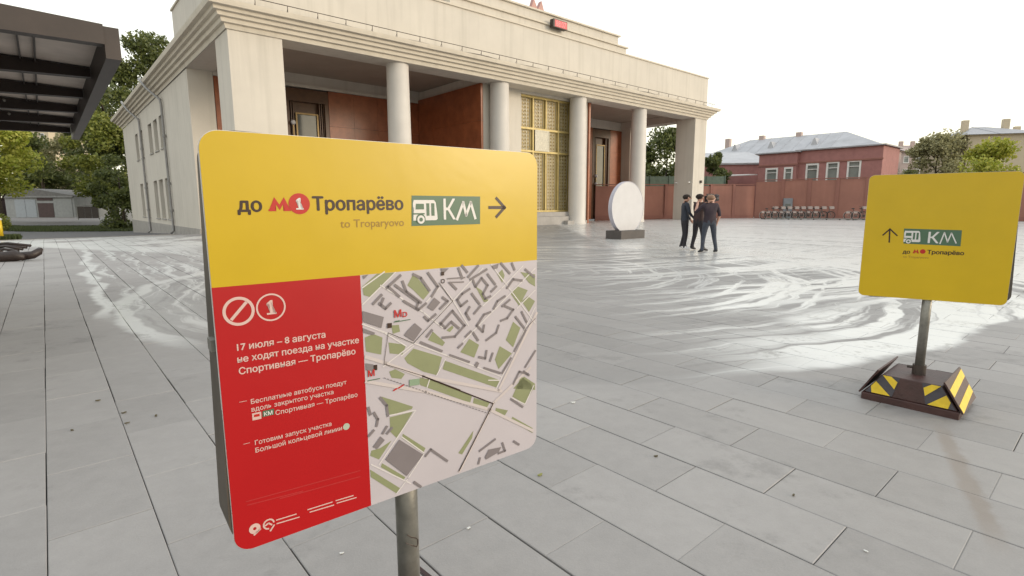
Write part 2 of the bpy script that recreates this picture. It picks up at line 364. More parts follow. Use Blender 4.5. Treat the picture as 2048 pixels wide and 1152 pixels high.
for i, (d, ia, ib) in enumerate(cands):
    a0, a1, b0, b1 = slab_rect(ia, ib); p = ab((a0+a1)/2, (b0+b1)/2, random.uniform(-.0012, .0012))
    if i < 290:
        o = link(bpy.data.objects.new('paving_slab', random.choice(variants))); o.parent = paving
        o.location = p; o.rotation_euler = (random.uniform(-.0012, .0012), random.uniform(-.001, .001), BROT)
    else:
        g = random.choice([.0015, .002, .003, .0045])*(1+d/40); gb = random.choice([.001, .0015, .003])*(1+d/60)
        top, rim = slab_verts(a0, a1, b0, b1, g, gb, 0)
        v = []
        for (z, pts) in ((.016, top), (.0135, rim)):
            for x, y in pts:
                q = ab(x, y); v.append((q.x, q.y, z+p.z+ground_z(q.x, q.y)))
        far.add(v, SF[:5])
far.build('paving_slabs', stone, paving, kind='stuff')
# plaza surface outside the view keeps the same stone
kb = MB()
for a in np.arange(-46, -1.2, 1.0):
    q = [ab(a+.01, 10.8), ab(a+.99, 10.8), ab(a+.99, 11.0), ab(a+.01, 11.0)]; zz = [ground_z(p.x, p.y) for p in q]
    kb.hexa([(p.x, p.y, z-.1) for p, z in zip(q, zz)], [(p.x, p.y, z+.03) for p, z in zip(q, zz)])
kb.build('kerb', plinth_m, None, kind='structure')

# ------------------------------------------------------------------ the station
st = empty('station_building', ab(0, 0), BROT, label='cream metro station building with tall columned portico and stepped attic', cat='building')
LEN, DEP = 41.65, 42.3
SOF, CTOP = 9.42, 10.35
def wall_panel(mb, org, ud, nd, u0, u1, z0, z1, holes, depth, mi=0):
    """wall face in plane org+u*ud+z, outward normal nd, rectangular holes with reveals going inwards"""
    org = Vector(org); ud = Vector(ud); nd = Vector(nd)
    us = sorted({u0, u1, *[h[0] for h in holes], *[h[1] for h in holes]}); zs = sorted({z0, z1, *[h[2] for h in holes], *[h[3] for h in holes]})
    P = lambda u, z, d=0: org+ud*u-nd*d+Vector((0, 0, z))
    for i in range(len(us)-1):
        for j in range(len(zs)-1):
            uc, zc = (us[i]+us[i+1])/2, (zs[j]+zs[j+1])/2
            if any(h[0] < uc < h[1] and h[2] < zc < h[3] for h in holes): continue
            mb.quad(P(us[i], zs[j]), P(us[i+1], zs[j]), P(us[i+1], zs[j+1]), P(us[i], zs[j+1]), mi=mi)
    for a, b, c, d in holes:
        mb.quad(P(a, c), P(a, d), P(a, d, depth), P(a, c, depth), mi=mi); mb.quad(P(b, c), P(b, c, depth), P(b, d, depth), P(b, d), mi=mi)
        mb.quad(P(a, c), P(a, c, depth), P(b, c, depth), P(b, c), mi=mi); mb.quad(P(a, d), P(b, d), P(b, d, depth), P(a, d, depth), mi=mi)
# wing wall with two rows of narrow windows
ups = [(18.35, 20.1), (21.1, 22.85), (23.85, 25.6), (28.9, 30.7), (31.9, 33.7)]
holes = [(u0, u1, 5.72, 8.02) for u0, u1 in ups]+[(u0, u1, .55, 3.55) for u0, u1 in ups]
extra = [(36.4, 38.0), (39.0, 40.6)]
mb = MB(); wall_panel(mb, (0, 0, 0), (0, 1, 0), (-1, 0, 0), 9.15, DEP, -2, SOF, holes, .38)
mb.quad((0, 9.15, -2), (0, 9.15, SOF+.7), (1.35, 9.15, SOF+.7), (1.35, 9.15, -2))
mb.quad((0, DEP, -2), (24, DEP, -2), (24, DEP, SOF), (0, DEP, SOF)); mb.quad((24, 9.15, -2), (24, 9.15, SOF), (24, DEP, SOF), (24, DEP, -2))
mb.build('wing_wall', stucco_side, st)
for u0, u1, z0, z1 in holes:
    w = MB(); e = .36
    w.box(e-.06, e, u0, u0+.08, z0, z1); w.box(e-.06, e, u1-.08, u1, z0, z1); w.box(e-.06, e, u0+.08, u1-.08, z0, z0+.08); w.box(e-.06, e, u0+.08, u1-.08, z1-.08, z1)
    w.box(e-.055, e, u0+.08, u1-.08, z0+(z1-z0)*.62-.035, z0+(z1-z0)*.62+.035)
    wf = w.build('window', pipe_m, st); MB().box(e, e+.02, u0+.01, u1-.01, z0+.01, z1-.01).build('pane', grey_glass, wf)
    MB().box(-.07, .12, u0-.08, u1+.08, z0-.09, z0-.005).build('sill', plinth_m, wf)
MB().box(-.06, -.003, 9.15, DEP, -2, .12).build('plinth', plinth_m, st)
# piers
def pier(a0, a1, b0, b1, z1=SOF): return MB().box(a0, a1, b0, b1, 0.0, z1)
pier(0, 2.42, 0, 2.25).build('pier', stucco, st, bevel=.02)
pier(39.62, LEN, 0, 2.0).build('pier', stucco, st, bevel=.02)
pier(40.45, LEN, 8.0, 9.9).build('pier', stucco, st, bevel=.02)
# columns
def column_mesh():
    mb = MB(); prof = [(.72, 0), (.72, .10), (.70, .16), (.675, .22), (.67, 2.5), (.66, 5), (.64, 7.5), (.625, 9.2), (.64, 9.3), (.64, 9.42)]; n = 40; c = (0, 0)
    for r, z in prof: mb.v += [(r*math.cos(2*math.pi*i/n), r*math.sin(2*math.pi*i/n), z) for i in range(n)]
    for j in range(len(prof)-1):
        for i in range(n): mb.f.append((j*n+i, j*n+(i+1) % n, (j+1)*n+(i+1) % n, (j+1)*n+i)); mb.m.append(0)
    return mb.mesh('column', column_m, True)
cm = column_mesh()
for a in (9.0, 16.55, 24.25, 31.9):
    o = link(bpy.data.objects.new('column', cm)); o.parent = st; o.location = (a, .70, 0)
# cornice and architrave swept round three sides
prof = [(.06, SOF-.001), (.12, SOF+.16), (.12, SOF+.20), (.26, SOF+.22), (.29, SOF+.36), (.29, SOF+.40), (.44, SOF+.42), (.47, SOF+.54), (.47, SOF+.58), (.62, SOF+.60), (.65, SOF+.72), (.65, SOF+.75), (.84, SOF+.77), (.88, SOF+.90), (.90, SOF+.98), (-.25, SOF+1.02)]
path = [((0, DEP+.0), (-1, 1)), ((0, 0), (-1, -1)), ((LEN, 0), (1, -1)), ((LEN, 10.2), (1, 1))]
mb = MB(); n = len(prof)
for (x, y), (dx, dy) in path:
    for o_, z in prof: mb.v.append((x+dx*o_, y+dy*o_, z))
for k in range(3):
    for i in range(n-1): mb.f.append((k*n+i, (k+1)*n+i, (k+1)*n+i+1, k*n+i+1)); mb.m.append(0)
mb.build('cornice', stucco_trim, st)
# beam undersides (front, left, right), dropped ceiling inside
mb = MB(); mb.box(-.03, LEN+.03, -.03, 1.45, SOF, SOF+.95); mb.box(-.03, 1.45, 1.452, 9.148, SOF, SOF+.95); mb.box(40.3, LEN+.03, 1.452, 10.0, SOF, SOF+.95)
mb.build('entablature_beam', stucco, st)
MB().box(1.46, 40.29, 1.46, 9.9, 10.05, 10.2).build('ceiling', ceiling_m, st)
# roof deck behind cornice
MB().box(.3, LEN-.3, 11.8, DEP-.2, SOF+.3, SOF+.95).build('wing_roof', roof_metal, st)
# back wall pieces: frieze, granite panels, doors
mb = MB(); mb.box(1.35, 40.45, 9.16, 9.6, 9.2, 10.05); mb.box(1.36, 15.6, 9.06, 9.159, 9.2, 9.42)
mb.build('frieze', stucco, st)
MB().box(1.36, 40.4, 9.5, 9.9, 0, 9.2).build('back_wall', wood, st)
def panels(name, x0, x1, y, t, z1, rows, cols, axis='x', mt=granite):
    for j in range(rows):
        for i in range(cols):
            a, b = x0+(x1-x0)*i/cols+.006, x0+(x1-x0)*(i+1)/cols-.006; c, d = z1*j/rows+.006, z1*(j+1)/rows-.006; q = random.uniform(0, .004)
            m_ = MB().box(a, b, y-q, y+t, c, d) if axis == 'x' else MB().box(y-q, y+t, a, b, c, d)
            m_.build(name, mt, st)
panels('granite_panel', 1.37, 5.4, 9.1, .3, 9.18, 4, 2)
panels('granite_panel', 8.35, 15.58, 9.1, .3, 9.18, 4, 4)
panels('granite_panel', 38.55, 40.4, 9.1, .3, 9.18, 4, 1)
panels('granite_panel', 26.2, 35.7, 9.1, .3, 9.18, 4, 4)
panels('granite_panel', 1.2, 9.05, 15.38, .16, 9.40, 4, 4, 'y')
panels('granite_panel', 1.2, 9.05, 26.12, .16, 9.40, 4, 4, 'y')
# doors: tall bronze and wood portals
def portal(a0, a1, b, lamp=True):
    d = MB(); d.box(a0, a0+.25, b, b+.3, 0, 9.1); d.box(a1-.25, a1, b, b+.3, 0, 9.1); d.box(a0+.25, a1-.25, b, b+.3, 8.3, 9.1)
    for k in range(3): d.box(a0+.27+.14*k, a0+.33+.14*k, b+.12, b+.3, 0, 8.3); d.box(a1-.33-.14*k, a1-.27-.14*k, b+.12, b+.3, 0, 8.3)
    dd = d.build('portal', wood, st)
    f = MB(); x0, x1 = a0+.7, a1-.7; f.box(x0, x0+.1, b+.1, b+.25, 0, 7.6); f.box(x1-.1, x1, b+.1, b+.25, 0, 7.6); f.box(x0+.1, x1-.1, b+.1, b+.25, 7.5, 7.6)
    f.box(x0+.1, x1-.1, b+.1, b+.25, 3.0, 3.2); f.box((x0+x1)/2-.05, (x0+x1)/2+.05, b+.1, b+.25, 0, 3.0); f.build('door_frame', bronze, dd)
    MB().box(x0+.1, x1-.1, b+.2, b+.22, .0, 7.5).build('pane', dark_glass, dd)
portal(5.42, 8.33, 9.1); portal(35.75, 38.53, 9.1)
for a, z in ((5.85, 6.9), (36.2, 3.6), (36.2, 4.4)):
    ob = MB().ball((a, 8.95, z), .16, n=12, m=8).build('wall_lamp', white_m, st, smooth_=True)
    MB().box(a-.04, a+.04, 8.95, 9.1, z-.9, z-.1).build('bracket', bronze, ob)
# centre block with the gilded lattice window
mb = MB(); holes_c = [(19.05, 24.3, .95, 9.25)]
wall_panel(mb, (0, 1.35, 0), (1, 0, 0), (0, -1, 0), 15.55, 26.1, 0, SOF+.6, holes_c, .55)
mb.quad((15.55, 1.35, 0), (15.55, 1.35, SOF+.6), (15.55, 9.1, SOF+.6), (15.55, 9.1, 0)); mb.quad((26.1, 1.35, 0), (26.1, 9.1, 0), (26.1, 9.1, SOF+.6), (26.1, 1.35, SOF+.6))
mb.build('centre_wall', stucco, st)
mb = MB(); mb.box(18.7, 24.65, .75, 1.34, 0, .62); mb.box(18.9, 24.45, .95, 1.34, .62, .95); mb.box(22.9, 25.1, .35, .74, 0, .30); mb.build('window_ledge', plinth_m, st, bevel=.02)
lat = MB(); a0, a1, z0, z1 = 19.06, 24.29, .96, 9.24
b = 1.62
for i in range(5):
    x = a0+(a1-a0)*i/4; lat.box(x-.055 if i else x, x+.055 if i < 4 else x, b-.12, b+.1, z0, z1)
latw = lat.build('lattice_window', gold, st)
for zz0, zz1 in ((5.28, 5.42), (6.88, 7.02), (z1-.15, z1), (z0, z0+.12)): MB().box(a0+.005, a1-.005, b-.125, b+.05, zz0, zz1).build('crossbar', gold, latw)
MB().box(a0+.01, a1-.01, b+.14, b+.17, z0, z1).build('pane', pale_glass, latw)
rods = MB(); beads = MB()
for i in range(4):
    xa = a0+(a1-a0)*i/4+.12; xb = a0+(a1-a0)*(i+1)/4-.12
    for k in range(7):
        x = xa+(xb-xa)*(k+.5)/7; rods.box(x-.012, x+.012, b-.04, b, z0, z1)
    for k in (1, 2, 3):
        x = xa+(xb-xa)*(k)/4
        z = z0+.15
        while z < z1-.15:
            beads.box(x-.04, x+.04, b-.02, b+.04, z, z+.10); z += .25
rods.build('lattice_rods', gold, latw, kind='stuff'); beads.build('lattice_beads', bronze, latw, kind='stuff')
mm = MB(); mm.box(20.6, 21.85, b-.16, b-.13, 5.5, 6.8); mm.box(20.5, 21.95, b-.18, b-.15, 6.8, 6.9); mm.box(20.5, 21.95, b-.18, b-.15, 5.4, 5.5); mm.box(20.5, 20.6, b-.18, b-.15, 5.5, 6.8); mm.box(21.85, 21.95, b-.18, b-.15, 5.5, 6.8)
mm.build('medallion', mat('pale medallion', (.50, .46, .36), .5, var=.2, scale=8), latw)
# attic in steps
ATT = 13.15
mb = MB()
mb.box(.0, LEN-.12, .02, 11.75, SOF+1.0, ATT); mb.build('attic', stucco, st)
MB().box(-.08, LEN-.04, -.06, 11.83, ATT, ATT+.10).build('attic_coping', stucco_trim, st)
MB().box(12.4, 29.3, .25, 11.2, ATT+.10, 13.75).build('attic_step', stucco, st)
MB().box(12.25, 29.45, .12, 11.3, 13.75, 13.85).build('attic_coping', stucco_trim, st)
MB().box(13.3, 28.4, .35, 10.9, 13.85, 14.48).build('attic_step', stucco, st)
MB().box(13.2, 28.55, .2, 11.0, 14.48, 14.58).build('attic_coping', stucco_trim, st)
# roof-edge rail on the cornice
rail = MB(); rail.tube([(-.55, -.55, SOF+1.38), (LEN+.4, -.55, SOF+1.38)], .018, 6); rail.tube([(-.55, 9, SOF+1.38), (-.55, -.55, SOF+1.38)], .018, 6)
rr = rail.build('roof_rail', metal_dark, st)
po = MB().add([], []); pm = MB().box(-.012, .012, -.012, .012, 0, .38).add([], []); pm.add([(0, 0, .3), (.02, .35, 0), (.04, .35, 0), (.02, 0, .3)], [(0, 1, 2, 3)])
pmesh = pm.mesh('post', metal_dark)
for k in range(30):
    o = link(bpy.data.objects.new('post', pmesh)); o.parent = rr; o.location = (-.3+k*1.44, -.55, SOF+1.0)
cab = MB(); pts = []
for i in range(60):
    x = 4+i*.62; pts.append((x, -.86, SOF+1.0+.035*math.sin(i*.9)-.05*abs(math.sin(x*.21))))
cab.tube(pts, .022, 5); cab.build('cable', metal_dark, st)
# drainpipes on the wing
for bb, jog in ((17.6, 0), (29.0, 0)):
    d = MB(); ptz = [(-.95, bb+2.6, SOF+1.15), (-.95, bb+2.2, SOF+.95), (-.75, bb+1.2, SOF+.3), (-.16, bb+.1, SOF-.55), (-.14, bb, SOF-.9), (-.14, bb, 6.2), (-.14, bb, 3.2), (-.14, bb, .2+ground_z(*ab(0, bb)[:2])), (-.34, bb, .02+ground_z(*ab(0, bb)[:2]))]
    d.tube(ptz, .085, 10); dp = d.build('drainpipe', pipe_m, st, smooth_=True)
    for z in (6.4, 3.1, 1.2): MB().cyl((-.14, bb, z-.09), (-.14, bb, z+.09), .125, n=10).build('joint_collar', pipe_m, dp)
# small wall lamps on the right pier, wall hooks
MB().box(40.85, 41.1, -.14, -.003, 3.5, 3.75).build('floodlight', metal_dark, st)
for b_ in (.3, 1.7): MB().box(39.35, 39.615, b_-.06, b_+.06, 3.5, 3.62).build('bracket', offwhite, st)

# things on the station
ck = empty('led_clock', ab(21.3, -.14, 13.58), BROT, label='small red LED clock on the attic parapet of the station', cat='clock')
MB().box(-.68, .68, -.1, .25, 0, .52).build('case', metal_dark, ck)
led_bg = mat('led screen red', (.3, .01, .015), .4, var=0); led_bg.node_tree.nodes['Principled BSDF'].inputs['Emission Color'].default_value = (.75, .012, .03, 1); led_bg.node_tree.nodes['Principled BSDF'].inputs['Emission Strength'].default_value = .28
led = mat('led digits', (.5, .1, .1), .4, var=0); led.node_tree.nodes['Principled BSDF'].inputs['Emission Color'].default_value = (1, .22, .25, 1); led.node_tree.nodes['Principled BSDF'].inputs['Emission Strength'].default_value = .3
MB().box(-.55, .66, -.106, -.101, .04, .48).build('screen', led_bg, ck)

METRO_M = [(0, 0), (.34, 0), (.34, .09), (.29, .09), (.345, .33), (.5, .05), (.655, .33), (.71, .09), (.66, .09), (.66, 0), (1, 0), (1, .09), (.955, .09), (.715, .68), (.5, .31), (.285, .68), (.045, .09), (0, .09)]
mroot = empty('metro_letter', ab(20.5, 1.2, 14.45), BROT, label='red letter M emblem standing on top of the station attic', cat='emblem')
bm = bmesh.new()
fr = bm.faces.new([bm.verts.new(((x-.5)*1.7, 0, y*1.75)) for x, y in METRO_M]); ex = bmesh.ops.extrude_face_region(bm, geom=[fr])
bmesh.ops.translate(bm, verts=[v for v in ex['geom'] if isinstance(v, bmesh.types.BMVert)], vec=(0, .3, 0)); bmesh.ops.triangulate(bm, faces=bm.faces[:]); bmesh.ops.recalc_face_normals(bm, faces=bm.faces[:])
me = bpy.data.meshes.new('letter'); bm.to_mesh(me); bm.free(); me.materials.append(mat('pale red enamel', (.40, .20, .17), .5, var=.1))
o = link(bpy.data.objects.new('letter', me)); o.parent = mroot
MB().box(-.7, .7, .05, .25, -.0, .13).build('stand', metal_dark, mroot)

# ------------------------------------------------------------------ text and print on signs
def text_mesh(s, bold=0.0):
    cu = bpy.data.curves.new('t', 'FONT'); cu.body = s; cu.size = 1; cu.resolution_u = 3
    o = bpy.data.objects.new('t', cu); COL.objects.link(o); bpy.context.view_layer.update()
    dg = bpy.context.evaluated_depsgraph_get(); me = bpy.data.meshes.new_from_object(o.evaluated_get(dg))
    bpy.data.objects.remove(o)
    if bold > 0:
        v0 = [v.co[:] for v in me.vertices]; f0 = [tuple(p.vertices) for p in me.polygons]; V = []; Fc = []
        for k, (dx, dy) in enumerate(((0, 0), (bold, 0), (-bold, 0), (0, bold*.7), (0, -bold*.7))):
            n = len(V); V += [(x+dx, y+dy, -.002*k) for x, y, z in v0]; Fc += [tuple(i+n for i in f) for f in f0]
        me = bpy.data.meshes.new('lettering'); me.from_pydata(V, [], Fc)
    return me
for t_ in ['88:07']:
    me = text_mesh(t_, .02); vs = np.array([v.co[:] for v in me.vertices]); w = vs[:, 0].max()-vs[:, 0].min()
    me.transform(Matrix(((1.0/w, 0, 0, -.46), (0, 0, 1, -.109), (0, .36/.72, 0, .09), (0, 0, 0, 1)))); me.materials.append(led)
    o = link(bpy.data.objects.new('digits', me)); o.parent = ck

class Face:
    """sign face: pixel of the photograph -> (s, z) on the face plane in local metres"""
    def __init__(s, root, x, y, h):
        s.root = root; s.P = np.array([x, y, 0.]); s.d = np.array([math.sin(h), math.cos(h), 0.]); s.n = np.array([-math.cos(h), math.sin(h), 0.])
    def uv(s, px, py):
        q = np.array(on_plane(px, py, s.P, s.n)); return float((q-s.P)@s.d), float(q[2])
    def poly(s, pts, mt, lay, name='print'): return flat_poly(name, [[s.uv(*p) for p in pts]], mt, s.root, -.0006*lay, name)
    def polys(s, lst, mt, lay, name='print'):
        for pts in lst: flat_poly(name, [[s.uv(*p) for p in pts]], mt, s.root, -.0006*lay, name)
    def strokes(s, lst, w, mt, lay, name='print', each=False):
        if each:
            for pl in lst: s.strokes([pl], w, mt, lay, name)
            return
        out = []
        for pl in lst:
            q = [s.uv(*p) for p in pl]
            for (x0, z0), (x1, z1) in zip(q, q[1:]):
                l = math.hypot(x1-x0, z1-z0) or 1e-6; ex, ez = (x1-x0)/l*w*.45, (z1-z0)/l*w*.45; nx, nz = -(z1-z0)/l*w/2, (x1-x0)/l*w/2
                out.append([(x0-ex+nx, z0-ez+nz), (x0-ex-nx, z0-ez-nz), (x1+ex-nx, z1+ez-nz), (x1+ex+nx, z1+ez+nz)])
        return flat_poly(name, out, mt, s.root, -.0006*lay, name)
    def ring(s, px, py, R, r, mt, lay, name='ring', cut=None):
        x, z = s.uv(px, py); n = 40
        quads = []
        for i in range(n):
            a0, a1 = 2*math.pi*i/n, 2*math.pi*(i+1)/n
            if cut and not (cut[0] <= (a0 % (2*math.pi)) <= cut[1]): continue
            quads.append([(x+R*math.cos(a0), z+R*math.sin(a0)), (x+R*math.cos(a1), z+R*math.sin(a1)), (x+r*math.cos(a1), z+r*math.sin(a1)), (x+r*math.cos(a0), z+r*math.sin(a0))])
        if r == 0: quads = [[(x+R*math.cos(2*math.pi*i/n), z+R*math.sin(2*math.pi*i/n)) for i in range(n)]]
        return flat_poly(name, quads, mt, s.root, -.0006*lay, name)
    def text(s, t, p0, p1, mt, lay, bold=.012, ys=1.0, name='lettering', size=None):
        (x0, z0), (x1, z1) = s.uv(*p0), s.uv(*p1); z = (z0+z1)/2
        me = text_mesh(t, bold); vs = np.array([v.co[:] for v in me.vertices]); a, b_ = vs[:, 0].min(), vs[:, 0].max(); k = (x1-x0)/(b_-a)
        if size: k = size; x0 = (x0+x1)/2-(b_-a)*k/2
        me.transform(Matrix(((k, 0, 0, x0-a*k), (0, 0, .01, -.0006*lay), (0, k*ys, 0, z), (0, 0, 0, 1))))
        me.materials.clear(); me.materials.append(mt); o = link(bpy.data.objects.new(name, me)); o.parent = s.root; return o
    def bus(s, px0, py0, px1, py1, white, green, lay):
        (x0, z1), (x1, _) = s.uv(px0, py0), s.uv(px1, py0); _, z0 = s.uv(px0, py1); w = x1-x0; h_ = z1-z0
        q = lambda pts: [(x0+w*a, z0+h_*b_) for a, b_ in pts]
        circ = lambda cx, cz, r, n=22: [(x0+w*cx+w*r*math.cos(2*math.pi*i/n), z0+h_*cz+w*r*math.sin(2*math.pi*i/n)) for i in range(n)]
        flat_poly('bus_symbol', [q([(.0, .14), (.0, .5), (.04, .62), (.0, .7), (.0, .84), (.04, .98), (.86, .98), (.93, .88), (.98, .45), (1, .16), (.94, .10), (.0, .10)])], white, s.root, -.0006*lay, 'bus_symbol')
        flat_poly('bus_window', [q([(.10, .58), (.12, .82), (.44, .82), (.44, .58)]), q([(.54, .30), (.54, .84), (.66, .84), (.66, .30)]), q([(.74, .30), (.74, .84), (.87, .84), (.87, .30)]), q([(.0, .36), (.0, .42), (.46, .42), (.46, .36)]), circ(.30, .16, .19)], green, s.root, -.0006*(lay+1), 'bus_window')
        flat_poly('bus_wheel', [circ(.30, .14, .15)], white, s.root, -.0006*(lay+2), 'bus_wheel'); flat_poly('bus_hub', [circ(.30, .14, .07)], green, s.root, -.0006*(lay+3), 'bus_hub')
    def one(s, px, py, h, mt, lay):
        x, z = s.uv(px, py); q = [(-.30, -.5), (.34, -.5), (.34, -.38), (.12, -.38), (.12, .5), (-.02, .5), (-.28, .30), (-.28, .16), (-.08, .24), (-.08, -.38), (-.30, -.38)]
        flat_poly('numeral', [[(x+a*h, z+b_*h) for a, b_ in q]], mt, s.root, -.0006*lay, 'numeral')
    def metro(s, px0, py0, px1, py1, mt, lay):
        (x0, _), (x1, z0) = s.uv(px0, py1), s.uv(px1, py1); _, z1 = s.uv(px0, py0); k = x1-x0; kz = (z1-z0)/.68
        flat_poly('metro_emblem', [[(x0+k*a, z0+kz*b_) for a, b_ in METRO_M]], mt, s.root, -.0006*lay, 'metro_emblem')
def vinyl(name, col):
    m = mat(name, col, .34, var=.05, scale=3, bump=0); N, K = nodes_of(m); P = N['Principled BSDF']
    g = N.new('ShaderNodeNewGeometry'); nb = N.new('ShaderNodeTexNoise'); nb.inputs['Scale'].default_value = 5; nb.inputs['Detail'].default_value = 3; nb.inputs['Distortion'].default_value = .6
    bp = N.new('ShaderNodeBump'); bp.inputs['Strength'].default_value = .05; bp.inputs['Distance'].default_value = .02
    K.new(g.outputs['Position'], nb.inputs['Vector']); K.new(nb.outputs[0], bp.inputs['Height']); K.new(bp.outputs[0], P.inputs['Normal']); return m
yellow = vinyl('yellow vinyl', (.53, .355, .008)); yellow_r = vinyl('yellow vinyl faded', (.58, .38, .006)); red_v = vinyl('red vinyl', (.40, .008, .010)); map_v = vinyl('map paper', (.47, .43, .455))
ink = mat('dark print', (.035, .015, .008), .4, var=0); redp = mat('red print', (.45, .015, .010), .4, var=0); greenp = mat('green print', (.07, .135, .080), .4, var=0)
whitep = mat('white print', (.66, .63, .60), .4, var=0); pinkp = mat('pale pink print', (.60, .42, .38), .4, var=0); faint = mat('faint print', (.42, .03, .03), .4, var=0); fadep = mat('faded brown print', (.30, .17, .02), .4, var=0)
map_green = mat('map green', (.23, .245, .13), .45, var=.05, scale=20); map_bld = mat('map building mauve', (.19, .165, .17), .45, var=.04, scale=20); map_road = mat('map road', (.62, .58, .57), .45, var=0); greyp = mat('grey green dot', (.38, .42, .33), .5, var=0)
panel_side = mat('sign box side', (.075, .060, .045), .55, var=.3, scale=6); rubber = mat('dark brown plastic base', (.050, .020, .017), .5, var=.25, scale=9, bump=.15, bscale=50)
haz_y = mat('hazard yellow', (.68, .47, .02), .45, var=.12, scale=20); haz_k = mat('hazard dark', (.050, .045, .055), .5, var=.2, scale=20)

def rounded(x0, x1, z0, z1, r, n=8):
    pts = []
    for cx, cz, a in ((x1-r, z1-r, 0), (x0+r, z1-r, 90), (x0+r, z0+r, 180), (x1-r, z0+r, 270)):
        pts += [(cx+r*math.cos(math.radians(a+90*i/n)), cz+r*math.sin(math.radians(a+90*i/n))) for i in range(n+1)]
    return pts
def prism_y(pts, y0, y1):
    n = len(pts); mb = MB(); mb.v = [(x, y0, z) for x, z in pts]+[(x, y1, z) for x, z in pts]
    mb.f = [tuple(range(n)), tuple(reversed(range(n, 2*n)))]+[(i, n+i, n+(i+1) % n, (i+1) % n) for i in range(n)]; mb.m = [0]*len(mb.f); return mb
def sign_stand(root, W, zb, zt, rot_base, lean, topz=.225, TH=.085, shift=0):
    pts = rounded(-W/2+.006, W/2-.006, zb+.006, zt-.006, .055)
    bo = prism_y(pts, .004, TH).build('sign_box', panel_side, root); cz = (zb+zt)/2
    bo.matrix_basis = Matrix.Translation((shift, 0, cz)) @ Matrix.Rotation(lean, 4, 'Y') @ Matrix.Translation((0, 0, -cz))
    rim = MB(); n = len(pts); ou = rounded(-W/2-.001, W/2+.001, zb-.001, zt+.001, .038)
    prism_y(ou, .0015, .007).build('sign_backing', offwhite, root)
    for zc in (zb+.06,): MB().cyl((0, .095, zb-.10), (0, .095, zb-.05), .047, n=16).add([], []).v
    pole = MB().cyl((0, .045, topz-.02), (0, .045, zb+.3), .0305, n=24).build('pole', galv, root, smooth_=True)
    MB().cyl((0, .045, topz), (0, .045, topz+.075), .043, n=20).build('pole_socket', metal_dark, root, smooth_=False)
    MB().cyl((-.075, .045, topz+.05), (-.035, .045, topz+.05), .011, n=8).build('bolt', metal_dark, root)
    # moulded base: trapezoid block, two slanted end plates, hazard stripes
    bs = empty('base', (0, .045, 0), rot_base); bs.parent = root
    hw, tw, hd, td = .295, .18, .25, .215
    b_ = MB(); b_.hexa([(-hw, -hd, 0), (hw, -hd, 0), (hw, hd, 0), (-hw, hd, 0)], [(-hw, -hd, .07), (hw, -hd, .07), (hw, hd, .07), (-hw, hd, .07)])
    b_.hexa([(-hw+.01, -hd+.012, .07), (hw-.01, -hd+.012, .07), (hw-.01, hd-.012, .07), (-hw+.01, hd-.012, .07)], [(-tw, -td, topz), (tw, -td, topz), (tw, td, topz), (-tw, td, topz)])
    b_.build('base_block', rubber, bs, bevel=.006)
    # recessed middle on both long faces drawn as raised side fields
    def front_pt(u, t, off=.004, side=-1):   # u across -1..1, t up the slope
        y = side*((hd-.012)*(1-t)+td*t); x = u*((hw-.01)*(1-t)+tw*t); z = .07+(topz-.07)*t
        return (x, y+side*off, z+off*.5)
    for side in (-1, 1):
        f = MB(); fk = MB()
        for sgn in (-1, 1):
            def Q(pts, tgt, off):
                q = [front_pt(sgn*u, t, off, side) for u, t in pts]
                if tgt is f: MB().quad(*(q if (sgn*side) > 0 else q[::-1])).build('hazard_stripe', haz_y, bs)
                else: MB().quad(*(q if (sgn*side) > 0 else q[::-1])).build('stripe_field', haz_k, bs)
            Q([(.36, .04), (.97, .04), (.97, .99), (.36, .99)], fk, .003)
            Q([(.40, .04), (.82, .04), (.96, .34), (.96, .62)], f, .006)
            Q([(.38, .40), (.38, .76), (.66, .97), (.95, .97)], f, .006)

    for sgn in (-1, 1):
        # slanted end plate standing a little proud of the block
        x0, x1 = sgn*(hw+.012), sgn*(tw+.01); z0, z1 = .06, topz+.04; t = .011
        nx, nz = sgn*.75, .66
        P0, P1 = Vector((x0, 0, z0)), Vector((x1, 0, z1)); nn = Vector((sgn*(z1-z0), 0, abs(x0-x1))).normalized()*t
        w0, w1 = hd*.99, td*1.25
        w0 *= .98; v = [P0+Vector((0, -w0, 0)), P0+Vector((0, w0, 0)), P1+Vector((0, w1, 0)), P1+Vector((0, -w1, 0))]
        e = MB(); e.hexa(v, [p+nn for p in v]); ep = e.build('end_plate', rubber, bs)
        dd = nn*1.12
        for k in range(2):
            t0, t1 = k/2+.06, k/2+.30
            L_ = lambda y_, t_: P0.lerp(P1, t_)+Vector((0, y_*(w0*(1-t_)+w1*t_), 0))+dd
            MB().quad(L_(-.97, t0-.05), L_(.97, t0+.14), L_(.97, min(.98, t1+.14)), L_(-.97, t1-.05)).build('hazard_stripe', haz_y, ep)
    return bs
# --- big sign close to the camera
HL = .911; LX, LY, LW, LZB, LZT = -.265, 1.329, .86, .749, 1.647
s1 = empty('direction_sign', (LX, LY, 0), math.pi/2-HL, label='large yellow and red sign with street map close to the camera', cat='sign', group='yellow direction signs on weighted bases')
sign_stand(s1, LW, LZB, LZT, .12, .024, TH=.118, shift=-.004)
F = Face(s1, LX, LY, HL)
outl = rounded(-LW/2, LW/2, LZB, LZT, .037)
zc = (F.uv(420, 578)[1]+F.uv(1070, 519)[1])/2; xc = (F.uv(721, 556)[0]+F.uv(742, 1010)[0])/2
def clip(pts, f):    # keep points where f(p) >= 0
    out = []
    for p, q in zip(pts, pts[1:]+pts[:1]):
        a, b_ = f(p), f(q)
        if a >= 0: out.append(p)
        if (a >= 0) != (b_ >= 0): t = a/(a-b_); out.append((p[0]+(q[0]-p[0])*t, p[1]+(q[1]-p[1])*t))
    return out
